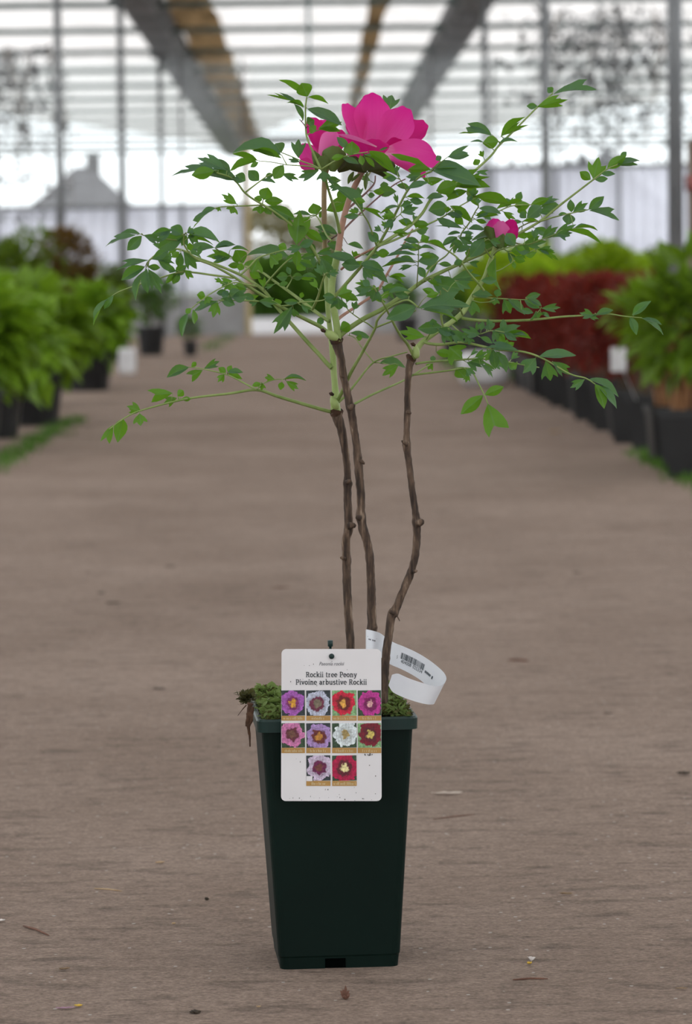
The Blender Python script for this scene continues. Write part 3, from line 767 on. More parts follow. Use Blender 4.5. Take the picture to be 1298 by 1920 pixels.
# ---- leaflets: foot x,y  tip x,y  seen width, shape (o oval, t three-lobed, 2 two-lobed) and side seen (d upper, g lower)
LEAVES = """
212 797 196 828 15 2g|230 785 222 823 19 og|264 771 241 763 17 tg|262 775 264 797 20 tg|332 746 308 757 14 tg|340 748 358 748 7 og|333 743 344 732 11 og|324 737 280 741 20 2g
489 718 474 723 7 og|492 718 491 731 11 tg|515 711 497 708 11 tg|532 711 570 707 6 od|536 714 560 729 12 tg|529 716 526 730 9 og
427 698 453 696 7 od|428 700 452 708 8 og|421 702 410 715 11 tg|424 698 411 690 9 og|427 697 434 686 8 og|382 692 410 678 12 td|380 694 354 707 16 2g|354 689 316 702 12 od|359 688 368 679 7 og
213 554 196 578 9 od|203 560 171 604 9 od
280 487 221 501 14 td|272 500 229 521 15 od|275 503 274 547 12 od|278 504 300 545 18 td|272 506 250 556 10 od|277 500 300 502 9 od|284 486 326 490 9 td|296 488 322 502 15 td|318 466 288 485 13 od
339 473 336 502 12 od|344 472 368 503 20 td|350 473 380 482 8 od|332 468 316 474 9 tg|402 464 353 466 12 od|403 464 438 455 6 od
346 438 297 466 24 od|350 437 414 447 18 od|344 437 322 427 17 od|350 440 340 461 15 td|352 441 371 454 14 td|360 447 399 453 6 og|321 432 289 437 11 od|320 433 296 452 10 od
256 441 197 453 12 td|264 439 230 434 8 od|266 442 240 468 16 od|269 441 303 452 13 td
336 508 325 532 12 od|330 512 312 530 8 og|332 508 316 506 8 td|346 506 362 520 12 tg|330 513 347 500 14 od
426 320 372 292 20 td|410 320 324 318 14 td|402 320 362 328 18 og|446 339 380 316 18 od|442 328 459 338 16 od|432 324 408 296 8 od
486 339 467 321 16 od|490 339 516 340 5 od|532 309 514 335 17 og|528 326 558 336 11 td|514 327 498 331 8 od
484 301 440 288 9 og|482 302 433 314 9 og|485 304 470 313 7 og|528 292 444 270 13 od|529 297 480 279 11 og|528 286 517 270 21 od|560 297 560 263 20 td|564 304 541 298 8 td
494 375 502 353 20 og|496 377 528 377 13 og|492 375 478 371 10 og|490 385 488 400 22 tg|498 386 508 401 12 og|504 386 552 410 18 od
444 383 418 366 14 tg|440 388 434 399 18 tg|412 388 409 396 8 tg|404 390 375 400 9 od|400 392 361 421 11 2d
556 460 561 400 33 tg|570 430 603 452 13 og|584 404 551 399 7 od|593 402 588 384 19 og|598 400 606 405 9 og|612 395 660 372 20 og|640 380 642 354 14 og
634 440 594 423 12 od|642 461 616 457 10 od|652 458 682 464 9 od
575 182 531 148 10 og|577 181 566 157 23 og|577 182 614 190 8 og|572 202 508 173 9 td|571 201 540 188 9 og|569 226 556 196 7 od|576 203 637 231 16 od|576 232 588 226 16 od|580 238 593 246 13 og|598 240 639 229 20 tg|598 242 636 243 9 og
599 319 559 333 15 td|605 320 608 340 20 td|612 332 632 342 12 td|659 291 660 269 23 og|646 292 622 297 9 og|643 296 671 306 9 od|676 291 680 309 9 og|692 283 738 316 17 og|682 290 721 304 7 od|684 294 702 311 7 og|714 307 748 329 10 od|656 279 633 258 11 od
731 206 735 178 24 td|690 366 702 366 8 od|706 358 739 359 16 od|668 378 658 366 8 og|744 347 768 352 8 od
675 388 720 408 10 tg|680 397 640 348 13 od|640 350 618 349 13 td|664 374 684 378 9 og|640 338 624 338 9 td
810 320 896 336 20 od|808 318 874 311 14 od|838 296 877 278 12 2d|840 294 878 291 12 od|826 302 820 292 9 od|808 318 768 315 11 og|804 314 735 296 12 2g|792 328 762 331 15 td|804 342 766 352 9 od
750 387 713 396 5 od|744 408 720 426 8 od|753 399 782 390 15 td|757 376 768 388 14 tg|768 374 792 380 10 od|762 369 794 369 8 og
1036 176 1112 161 8 td|1037 173 1028 165 10 od|1006 201 1061 185 18 tg|1008 199 989 199 9 od|939 256 979 217 11 og|940 255 986 233 13 tg|936 268 967 261 6 od|924 254 867 244 12 2d|922 252 880 232 12 od|935 265 908 268 18 og|907 267 884 263 4 od
840 344 911 329 22 tg|848 350 912 344 14 og|818 358 855 346 20 og|832 336 802 341 12 tg|862 350 894 347 7 og|876 358 840 372 12 og|874 358 898 384 11 og|890 367 952 380 16 og
840 388 808 394 22 od|844 386 885 411 13 og|850 396 850 409 9 og|836 402 865 405 7 od|774 420 803 421 11 og|774 419 750 414 11 og|776 416 784 406 14 td|800 372 832 366 10 od
892 404 930 400 10 og|898 390 937 399 10 od|892 412 912 417 7 og|878 430 909 426 8 od|868 428 819 417 14 2d|864 437 840 438 5 od|866 437 887 437 5 od|858 444 830 459 10 od|857 446 852 472 15 td|860 445 887 458 14 td
786 453 760 449 9 od|788 451 805 445 9 od|800 453 838 464 9 og|784 465 740 467 5 od|786 465 815 464 5 od|782 478 728 475 4 od|786 478 812 478 9 tg|782 492 718 493 8 od|784 490 824 483 18 od|820 494 799 504 15 td|774 498 748 504 8 td|730 518 760 518 6 og|730 519 759 528 6 og|786 500 796 519 11 od
700 539 668 540 16 td|706 540 698 565 24 td|694 536 681 526 10 od|716 536 738 559 14 td|732 535 762 547 14 od|728 550 768 542 9 od
672 496 619 474 13 od|676 498 643 496 17 od|676 494 717 504 13 od|680 500 729 523 12 od|680 502 698 522 17 td|644 470 616 457 10 od
594 477 566 483 10 od|598 480 633 506 25 td|602 484 617 519 20 td|592 473 574 459 14 od|566 464 540 467 12 td|558 468 556 497 13 og|560 488 591 499 11 od|556 492 572 505 15 og
436 481 391 481 19 tg|456 494 444 470 22 og|454 497 429 498 9 og|462 478 536 473 9 od|484 486 473 509 28 tg|506 478 523 495 22 tg|468 510 487 520 12 og|538 466 523 460 12 og|536 490 557 478 10 od|404 466 437 455 6 od|432 468 464 465 5 od
428 530 417 537 8 od|434 531 434 546 20 tg|440 534 459 540 10 og|436 558 461 556 16 od|432 552 406 548 9 od|428 558 449 544 15 od|414 560 439 571 13 od|410 564 365 582 14 td|408 566 400 593 17 tg
385 555 371 553 12 og|386 555 394 568 14 tg|358 578 349 587 8 og|362 580 366 607 9 og|353 587 336 629 12 od|484 564 518 569 14 td|484 564 468 567 12 td|478 562 458 552 10 od
548 574 516 622 21 td|550 578 552 594 14 td|560 566 534 566 9 od|566 563 585 579 21 td|628 556 607 555 10 od|632 554 659 546 22 tg|634 558 636 581 24 td|638 555 671 560 10 og|540 518 521 519 13 od|548 518 567 519 11 od|566 518 591 517 5 od
638 618 657 608 17 og|606 596 596 608 10 od|656 624 695 633 9 od|668 632 679 634 9 og
712 681 759 683 10 od|748 684 719 703 17 tg
906 741 867 774 18 og|909 740 943 726 14 og|915 757 932 811 36 2g
1103 711 1160 735 8 od|1116 720 1159 756 9 od|1116 720 1135 761 14 og|1097 711 1071 726 14 td|1011 668 1076 665 14 od|1023 676 1032 712 23 td|1036 678 1067 701 17 td|1005 671 983 697 24 td|974 658 912 646 14 td|925 655 929 690 14 od|930 658 952 693 9 od|971 680 959 690 11 tg
1186 591 1216 566 13 od|1204 596 1245 622 8 od|1204 597 1239 607 6 od|1182 594 1194 624 11 od|1118 589 1147 580 9 od|1114 591 1090 587 14 td|1100 590 1122 598 8 td
1015 578 1050 577 12 td|1013 578 985 563 11 od|1016 574 994 560 8 od|1004 585 1010 597 20 td|1015 586 1031 593 6 od|986 558 1012 552 10 od|944 560 957 586 20 td|952 560 984 584 11 od|978 580 998 586 9 od|927 557 927 572 15 td|931 556 936 543 11 od|886 562 885 590 22 td|886 552 920 551 10 od
922 621 984 624 16 td|946 626 992 629 8 og|924 622 936 638 16 td|944 621 944 600 10 od|901 626 872 621 16 td|920 619 917 607 16 od|946 624 967 637 10 od|830 613 787 616 18 od|808 614 799 605 8 od|798 632 751 622 18 tg|828 618 847 640 20 td|844 618 869 641 18 td|842 650 866 671 34 tg|818 660 849 664 12 og|890 622 864 631 20 td|922 660 911 677 12 tg|880 678 911 681 14 td|900 682 927 705 9 td|812 682 803 692 12 tg|856 690 870 706 18 og
811 531 860 541 27 od|846 524 897 515 16 td|854 528 881 541 16 td|780 575 730 596 23 od|784 577 874 567 19 td|792 581 859 592 15 od|768 556 742 552 10 od|800 556 822 550 9 og
932 453 886 464 22 od|979 458 1021 453 18 td|966 461 950 438 17 od|984 448 982 436 18 og|908 448 884 480 20 od|966 462 994 472 15 od|940 437 885 444 12 od|930 482 929 544 15 og|963 490 965 503 6 og|1007 467 1047 483 11 tg|1006 473 986 480 10 og|976 470 960 470 9 od
1139 316 1171 293 15 og|1158 309 1198 297 10 od|1158 310 1194 308 8 od|1163 297 1175 285 8 od|1113 337 1122 299 26 tg|1108 337 1089 323 13 og|1116 337 1139 335 9 od|1128 326 1152 326 8 od
1104 393 1131 370 14 od|1105 394 1160 407 10 td|1074 399 1101 382 15 td|1072 398 1070 376 11 od|1068 401 1066 420 18 od|1063 400 1048 402 5 od|988 409 1016 386 19 od|987 409 976 398 11 od|1011 415 981 413 6 og|979 416 960 416 6 od
995 384 965 386 12 og|996 383 1027 373 11 og|960 385 929 389 9 og|951 384 978 374 7 og|1013 386 1047 370 10 td|1014 388 1048 383 9 od|1013 395 1042 389 9 od|1012 400 1037 398 8 od
1016 448 1045 427 16 td|1037 445 1077 423 16 td|1044 438 1068 442 15 td|1061 431 1124 444 8 og|1076 428 1118 424 4 od
"""
leaves = []
for row in LEAVES.replace('\n', '|').split('|'):
    p = row.split()
    if len(p) == 6:
        leaves.append((*map(float, p[:5]), p[5][0], p[5][1]))

# leaf templates, length 1, half width 0.5
def outline(kind, seed):
    rr = random.Random(seed)
    if kind == 'o':
        h = [(0.0, 0.0), (.1, .17), (.22, .33), (.36, .46), (.52, .5), (.68, .43), (.82, .27), (.93, .11), (1, 0)]
        lo = [(x, -y) for x, y in h[1:-1]][::-1]
        return h + lo, 0.45
    if kind == 't':
        h = [(0, 0), (.12, .13), (.26, .29), (.42, .42), (.6, .5), (.80, .5), (.735, .37), (.68, .235), (.78, .2), (.9, .1), (1, 0)]
        lo = [(0.03 + x * rr.uniform(.86, .97), -y * rr.uniform(.85, 1)) for x, y in h[1:-1]][::-1]
        return h + lo, 0.42
    h = [(0, 0), (.14, .14), (.32, .3), (.55, .4), (.8, .42), (1, .34), (.84, .2), (.69, .03), (.78, -.14), (.9, -.5), (.7, -.5), (.5, -.42), (.28, -.27), (.1, -.1)]
    return h, 0.40
def leaf_mesh(kind, seed):
    rr = random.Random(seed)
    pts, cx = outline(kind, seed)
    n = len(pts)
    fold, curl, tw = rr.uniform(.18, .45), rr.uniform(.05, .5), rr.uniform(-.25, .25)
    def zf(x, y):
        return fold * abs(y) - curl * (x - .25) ** 2 * (1 if x > .25 else .3) + tw * x * y + .02 * math.sin(9 * x + 7 * y + seed)
    v = [(cx, 0, zf(cx, 0))]
    for s in (.4, .75, 1):
        for x, y in pts:
            X, Y = cx + (x - cx) * s, y * s
            v.append((X, Y, zf(X, Y)))
    f = [(0, 1 + k, 1 + (k + 1) % n) for k in range(n)]
    for r_ in range(2):
        for k in range(n):
            k2 = (k + 1) % n
            f.append((1 + r_ * n + k, 1 + (r_ + 1) * n + k, 1 + (r_ + 1) * n + k2, 1 + r_ * n + k2))
    # outline runs clockwise seen from above; turn the faces so that they look up
    f = [q[::-1] for q in f]
    me = bpy.data.meshes.new('leaflet')
    me.from_pydata(v, [], f)
    me.polygons.foreach_set('use_smooth', [True] * len(me.polygons))
    me.materials.append(M['leaf'])
    return me
TEMPL = {'o': [leaf_mesh('o', s) for s in (1, 2, 3, 4, 5)], 't': [leaf_mesh('t', s) for s in (11, 12, 13, 14, 15)], '2': [leaf_mesh('2', s) for s in (21, 22, 23)]}

lines = []
for pts, a, b, r0, r1, mt in STALKS:
    q = stem3(pts, D0 + a, D0 + b, n=6)
    lines.append([q, r0, r1, mt, []])
def nearest(x, y):
    best = None
    for li, (q, *_r) in enumerate(lines):
        for k, p in enumerate(q):
            dd = (p[0] - x) ** 2 + (p[1] - y) ** 2
            if best is None or dd < best[0]: best = (dd, li, k)
    return best
def sheet_matrix(bx, by, tx, ty, w, d, face, rr, slender=0.42, deep=0.45):
    """place a unit sheet so that it runs from foot to tip in the picture and shows the given width and side"""
    a = W(bx, by, d)
    Lm = math.hypot(tx - bx, ty - by) / FPX * d
    b = W(tx, ty, d + rr.uniform(-deep, deep) * Lm)
    X = (b - a); L_ = X.length; X.normalize()
    view = (a - CAM).normalized()
    S = X.cross(view).normalized()
    V = S.cross(X).normalized()
    wm = w / FPX * d
    true = min(max(wm, slender * L_), wm / 0.3)
    c = min(1, wm / true)
    roll = math.acos(c)
    best = None
    for sg in (1, -1):
        Yv = S * math.cos(roll) + V * math.sin(roll) * sg
        for fl in (1, -1):
            Y = Yv * fl
            N_ = X.cross(Y)
            facing = -N_.dot(view)
            ok = facing > 0 if face == 'd' else facing < 0
            sc_ = N_.z + (0 if ok else -5)
            if best is None or sc_ > best[0]: best = (sc_, Y, N_)
    Y, N_ = best[1], best[2]
    av = (L_ + true) / 2
    m = Matrix(((X.x * L_, Y.x * true, N_.x * av, a.x), (X.y * L_, Y.y * true, N_.y * av, a.y), (X.z * L_, Y.z * true, N_.z * av, a.z), (0, 0, 0, 1)))
    return m
rr = random.Random(5)
placed = []
for bx, by, tx, ty, w, kind, face in leaves:
    dd, li, k = nearest(bx, by)
    tx, ty, w = bx + (tx - bx) * 1.08, by + (ty - by) * 1.08, w * 1.36
    q = lines[li][0][k]
    d = q[2] + rr.uniform(-1, 1) * min(0.015, 0.004 + math.sqrt(dd) / 2000)
    if dd > 9:
        lines[li][4].append(((q[0], q[1], q[2]), (bx, by, d)))
    placed.append((li, sheet_matrix(bx, by, tx, ty, w, d, face, rr), kind))
stalk_objs = []
for q, r0, r1, mt, extra in lines:
    P = [W(x, y, d) for x, y, d, r, t in q]
    gs = [tube_geo(P, [(r0 + (r1 - r0) * t) / FPX * d for x, y, d, r, t in q], 8)]
    for a, b in extra:
        A, B = W(*a), W(*b)
        mid = A.lerp(B, 0.5) + Vector((0, 0, 0.0012))
        gs.append(tube_geo([A, mid, B], [0.9 / FPX * a[2], 0.75 / FPX * a[2], 0.6 / FPX * a[2]], 5))
    stalk_objs.append(mk('leaf_stalk', *merge(gs), M[mt], peony, True))
# the leaflets that show largest are parts of their own, the rest and the small filling ones one joined part
order = sorted(range(len(placed)), key=lambda i: -leaves[i][4] * math.hypot(leaves[i][2] - leaves[i][0], leaves[i][3] - leaves[i][1]))
single = set(order[:300])
small = []
for i, (li, m, kind) in enumerate(placed):
    me = TEMPL[kind][i % len(TEMPL[kind])]
    if i in single:
        o = link(bpy.data.objects.new('leaflet', me))
        o.parent = stalk_objs[li]
        o.matrix_basis = m
    else:
        small.append((me, m))
rr = random.Random(77)
zones = [(545, 720, 430, 590, 34), (720, 970, 300, 560, 66), (780, 960, 590, 700, 30), (960, 1060, 370, 480, 12), (300, 540, 430, 590, 26), (590, 760, 330, 430, 10)]
stalkx = []
for x0, x1, y0, y1, cnt in zones:
    cand = [(p, q, k) for (q, *_r) in lines for k, p in enumerate(q) if x0 < p[0] < x1 and y0 < p[1] < y1 and p[4] > .3]
    for _ in range(cnt):
        p, q, k = rr.choice(cand)
        p2 = q[min(k + 2, len(q) - 1)]; p1 = q[max(k - 2, 0)]
        base = math.atan2(p2[1] - p1[1], p2[0] - p1[0])
        a_ = base + rr.choice((-1, 1)) * rr.uniform(.5, 1.3)
        st = rr.uniform(4, 12); L_ = rr.uniform(18, 34)
        bx, by = p[0] + math.cos(a_) * st, p[1] + math.sin(a_) * st * .7
        tx, ty = bx + math.cos(a_) * L_, by + math.sin(a_) * L_ * .6
        d = p[2] + rr.uniform(-.02, .03)
        kind = rr.choice('oott2')
        small.append((rr.choice(TEMPL[kind]), sheet_matrix(bx, by, tx, ty, rr.uniform(9, 19), d, rr.choice('ddg'), rr)))
        stalkx.append(tube_geo([W(p[0], p[1], p[2]), W(bx, by, d)], [1.0 / FPX * d, .7 / FPX * d], 5))
V, F = [], []
for me, m in small:
    o_ = len(V)
    V += [m @ q.co for q in me.vertices]
    F += [tuple(k + o_ for k in p.vertices) for p in me.polygons]
tag(mk('small_leaflets', V, F, M['leaf_small'], peony, True), kind='stuff')
tag(mk('leaflet_stalks', *merge(stalkx), M['petiole'], peony, True), kind='stuff')

# ---- flowers
def petalmat(name, c_in, c_out, base):
    m, nt, N, L, b = newmat(name)
    out = N['Material Output']
    tc = N.new('ShaderNodeTexCoord')
    sep = N.new('ShaderNodeSeparateXYZ'); L.new(tc.outputs['Object'], sep.inputs[0])
    cr = N.new('ShaderNodeValToRGB')
    e = cr.color_ramp.elements
    e[0].position = 0.0; e[0].color = (*base, 1)
    e[1].position = 1.0; e[1].color = (*c_out, 1)
    k = e.new(0.22); k.color = (*c_in, 1)
    mp = N.new('ShaderNodeMapping'); mp.inputs['Scale'].default_value = (2.2, 26, 1)
    L.new(tc.outputs['Object'], mp.inputs['Vector'])
    no = N.new('ShaderNodeTexNoise'); no.inputs['Scale'].default_value = 1.0; no.inputs['Detail'].default_value = 3
    L.new(mp.outputs['Vector'], no.inputs['Vector'])
    ad = N.new('ShaderNodeMath'); ad.operation = 'MULTIPLY_ADD'; ad.inputs[1].default_value = 0.35; L.new(no.outputs['Fac'], ad.inputs[0])
    sb = N.new('ShaderNodeMath'); sb.operation = 'SUBTRACT'; sb.inputs[1].default_value = 0.17; L.new(sep.outputs['X'], sb.inputs[0])
    L.new(sb.outputs[0], ad.inputs[2])
    L.new(ad.outputs[0], cr.inputs['Fac'])
    L.new(cr.outputs['Color'], b.inputs['Base Color'])
    b.inputs['Roughness'].default_value = 0.55
    b.inputs['Specular IOR Level'].default_value = 0.2
    tl = N.new('ShaderNodeBsdfTranslucent'); L.new(cr.outputs['Color'], tl.inputs['Color'])
    mx = N.new('ShaderNodeMixShader'); mx.inputs['Fac'].default_value = 0.4
    L.new(b.outputs[0], mx.inputs[1]); L.new(tl.outputs[0], mx.inputs[2])
    L.new(mx.outputs[0], out.inputs['Surface'])
    return m
M['petal'] = petalmat('magenta_petal', (0.82, 0.11, 0.44), (0.74, 0.025, 0.32), (0.86, 0.56, 0.68))
M['petal_pale'] = petalmat('pale_magenta_petal', (0.83, 0.19, 0.5), (0.81, 0.15, 0.46), (0.85, 0.5, 0.62))
M['petal_deep'] = petalmat('deep_magenta_petal', (0.6, 0.02, 0.23), (0.64, 0.012, 0.23), (0.7, 0.2, 0.36))
def petal_mesh(mat, cup, curl, ruff, seed, tipw=0.35, nu=16, nv=14, name='petal', point=False):
    """unit petal along x; wide near the tip (or pointed), cupped across and curved along"""
    rr = random.Random(seed)
    v, f = [], []
    ph = rr.uniform(0, 6)
    for i in range(nu + 1):
        u = i / nu
        if point: hw = 0.5 * math.sin(math.pi * min(1, u * 0.97 + .03)) ** 0.75
        else: hw = 0.5 * (0.22 + 0.78 * math.sin(math.pi * min(.5, u * 0.68))) * (1 - .38 * max(0, (u - .6) / .4) ** 2.4)
        for j in range(nv + 1):
            s = 2 * j / nv - 1
            y = hw * s
            edge = 1 if point else 1 - .14 * abs(s) ** 3 * u ** 4 + .010 * math.sin(s * 8 + ph) * u ** 5
            z = cup * (s * s) * (0.35 + 0.65 * math.sin(math.pi * u)) + curl * (u - .15) ** 2 + ruff * math.sin(s * 5 + ph + u * 3) * u * u
            v.append((u * edge, y, z))
    for i in range(nu):
        for j in range(nv):
            a = i * (nv + 1) + j
            f.append((a, a + nv + 1, a + nv + 2, a + 1))
    me = bpy.data.meshes.new(name)
    me.from_pydata(v, [], f)
    me.polygons.foreach_set('use_smooth', [True] * len(me.polygons))
    me.materials.append(mat)
    return me
def petal(parent, bx, by, tx, ty, w, off, face, mat, cup=.25, curl=.1, ruff=.03, deep=0.0, slender=0.6, name='petal', point=False, seed=0):
    d = D0 + off
    class K:                      # fixed lean instead of a random one
        def uniform(self, a, b): return deep
    m = sheet_matrix(bx, by, tx, ty, w, d, face, K(), slender)
    o = link(bpy.data.objects.new(name, petal_mesh(M[mat], cup, curl, ruff, seed + int(bx + tx), name=name, point=point)))
    o.parent = parent
    o.matrix_basis = m
    return o
def receptacle(name, x, y, d, rx, rz, mat):
    c = W(x, y, d); s = d / FPX
    P = [c + Vector((0, 0, k * rz * s)) for k in (-1, -.7, -.2, .4, .9)]
    return mk(name, *tube_geo(P, [rx * s * k for k in (.25, .7, 1, .95, .5)], 12), mat, peony, True)
# the open flower
fl = receptacle('flower', 690, 304, D0 + 0.0, 17, 16, M['sepal_dark'])
tag(fl, 'open magenta flower at the top of the plant')
petal(fl, 700, 292, 697, 174, 70, .045, 'd', 'petal', .22, .12, .02, -.12, seed=1)
petal(fl, 708, 290, 766, 203, 66, .030, 'd', 'petal', .24, .10, .03, -.1, seed=2)
petal(fl, 672, 286, 643, 196, 40, .035, 'd', 'petal', .25, .1, .02, .1, seed=3)
petal(fl, 722, 288, 800, 234, 52, .055, 'd', 'petal_deep', .22, .1, .03, .2, seed=4)
petal(fl, 716, 292, 826, 302, 46, .010, 'd', 'petal', .28, -.12, .03, -.05, seed=5)
petal(fl, 718, 296, 800, 326, 34, -.005, 'g', 'petal', .2, -.1, .03, -.2, seed=6)
petal(fl, 706, 276, 634, 250, 8, -.020, 'g', 'petal_pale', .05, -.03, .01, -.35, slender=.3, seed=7)
petal(fl, 692, 300, 650, 262, 40, -.010, 'd', 'petal_deep', .3, .1, .03, -.2, seed=8)
petal(fl, 700, 300, 705, 262, 54, -.002, 'g', 'petal_deep', .3, .1, .02, -.3, seed=9)
petal(fl, 690, 296, 660, 215, 50, .075, 'd', 'petal_deep', .25, .1, .02, .2, seed=10)
petal(fl, 716, 296, 740, 222, 60, .080, 'd', 'petal_deep', .25, .1, .02, .2, seed=11)
petal(fl, 712, 298, 760, 270, 46, .020, 'd', 'petal_deep', .25, .1, .02, .1, seed=12)
petal(fl, 690, 322, 742, 314, 26, -.020, 'g', 'sepal_dark', .3, .2, .01, -.1, name='sepal', seed=13)
petal(fl, 688, 322, 650, 298, 28, -.022, 'g', 'sepal_dark', .3, .2, .01, -.1, name='sepal', seed=14)
petal(fl, 684, 322, 690, 292, 30, -.030, 'g', 'sepal_dark', .3, .2, .01, -.3, name='sepal', seed=15)
petal(fl, 690, 320, 730, 330, 18, -.010, 'g', 'sepal_dark', .3, -.2, .01, -.1, name='sepal', seed=16)
petal(fl, 712, 282, 728, 279, 5, -.024, 'd', 'sepal', .1, .3, .01, 0, name='sepal', point=True, seed=17)
for bx, by, tx, ty, w in ((690, 322, 688, 356, 8), (664, 322, 654, 346, 9), (676, 326, 660, 342, 6)):
    petal(fl, bx, by, tx, ty, w, -.012, 'g', 'sepal', .1, .1, .02, 0, name='bract', point=True, seed=18)
# the half-hidden flower to its left
fl = receptacle('flower', 612, 304, D0 + .03, 14, 13, M['sepal_dark'])
tag(fl, 'half open flower hidden behind leaves at the left')
petal(fl, 600, 292, 580, 222, 40, .030, 'd', 'petal_deep', .3, .15, .02, .1, seed=31)
petal(fl, 600, 302, 628, 246, 38, .000, 'g', 'petal_pale', .35, .15, .02, -.2, seed=32)
petal(fl, 594, 316, 566, 270, 36, .015, 'd', 'petal', .3, .15, .02, -.1, seed=33)
petal(fl, 596, 318, 562, 302, 24, .006, 'g', 'petal', .3, .1, .02, -.1, seed=34)
petal(fl, 622, 296, 640, 244, 34, .020, 'd', 'petal_deep', .3, .15, .02, .1, seed=35)
petal(fl, 610, 296, 606, 226, 44, .050, 'd', 'petal', .3, .15, .02, .2, seed=36)
petal(fl, 624, 322, 628, 274, 46, -.012, 'g', 'sepal', .35, .2, .01, -.1, name='sepal', seed=37)
petal(fl, 592, 322, 583, 283, 15, -.004, 'g', 'sepal', .3, .2, .01, -.1, name='sepal', seed=38)
petal(fl, 610, 324, 604, 292, 26, -.016, 'g', 'sepal', .3, .2, .01, -.1, name='sepal', seed=39)
petal(fl, 634, 322, 662, 298, 26, -.004, 'g', 'sepal_dark', .3, .2, .01, -.1, name='sepal', seed=40)
# the bud on the right shoot
fl = receptacle('flower_bud', 938, 456, D0 + .02, 16, 13, M['sepal'])
tag(fl, 'closed magenta bud among the leaves at the right')
petal(fl, 934, 458, 926, 411, 40, .022, 'g', 'petal', .5, -.35, .02, .1, seed=51)
petal(fl, 946, 458, 962, 413, 34, .016, 'g', 'petal_deep', .5, -.35, .02, .1, seed=52)
petal(fl, 938, 460, 940, 416, 36, .002, 'g', 'petal_pale', .5, -.4, .02, .15, seed=53)
petal(fl, 954, 458, 966, 428, 22, .000, 'g', 'petal_deep', .5, -.3, .02, .1, seed=54)
petal(fl, 926, 460, 913, 424, 22, .004, 'g', 'sepal', .5, -.3, .01, .1, name='sepal', seed=55)
petal(fl, 940, 466, 944, 438, 24, -.006, 'g', 'sepal', .5, -.2, .01, .1, name='sepal', point=True, seed=56)
petal(fl, 954, 462, 962, 446, 20, -.004, 'g', 'sepal', .5, -.2, .01, .1, name='sepal', seed=57)

# ================================================================ printed card on its stake
DT = 2.982
S = DT / FPX
M['card'] = noisy('white_card', (0.78, 0.765, 0.785), (0.82, 0.805, 0.825), 20, 0.45, 0.4)
M['ink'] = noisy('dark_ink', (0.02, 0.035, 0.045), (0.03, 0.045, 0.055), 20, 0.6)
M['ink_grey'] = noisy('grey_ink', (0.10, 0.10, 0.12), (0.14, 0.14, 0.16), 20, 0.6)
M['caption'] = noisy('ochre_print', (0.44, 0.25, 0.075), (0.52, 0.3, 0.1), 60, 0.5)
M['cream_ink'] = noisy('cream_ink', (0.6, 0.5, 0.3), (0.68, 0.58, 0.38), 20, 0.5)
M['peg'] = noisy('dark_green_peg', (0.006, 0.02, 0.02), (0.012, 0.035, 0.033), 20, 0.4)
M['dirt'] = noisy('dirt_speck', (0.03, 0.03, 0.03), (0.1, 0.09, 0.08), 200, 0.9)
cardT = tag(empty('plant_card', W(622, 1360, DT)), 'white printed card with ten flower pictures hanging on the green pot', 'plant label')
def cardpt(px, py, lift=0.0):
    p = W(px, py, DT)
    return Vector((p.x, DT - lift, p.z))
def rrect(x0, y0, x1, y1, r, n=6):
    pts = []
    for cx, cy, a0 in ((x1 - r, y0 + r, -90), (x1 - r, y1 - r, 0), (x0 + r, y1 - r, 90), (x0 + r, y0 + r, 180)):
        for k in range(n + 1):
            a = math.radians(a0 + 90 * k / n)
            pts.append((cx + r * math.cos(a), cy + r * math.sin(a)))
    return pts
# corner positions as seen: slightly wider at the bottom
def cardshape(px, py):
    t = (py - 1217) / 285
    return px - 1.5 * t * (622 - px) / 93 * 0.6, py
pts = [cardshape(*p) for p in rrect(528, 1217, 715, 1502, 9)]
n = len(pts)
v = [cardpt(*p) for p in pts] + [cardpt(*p, -0.0007) for p in pts]
f = [tuple(range(n)), tuple(range(2 * n - 1, n - 1, -1))] + [(k, n + k, n + (k + 1) % n, (k + 1) % n) for k in range(n)]
mk('card', v, f, M['card'], cardT)

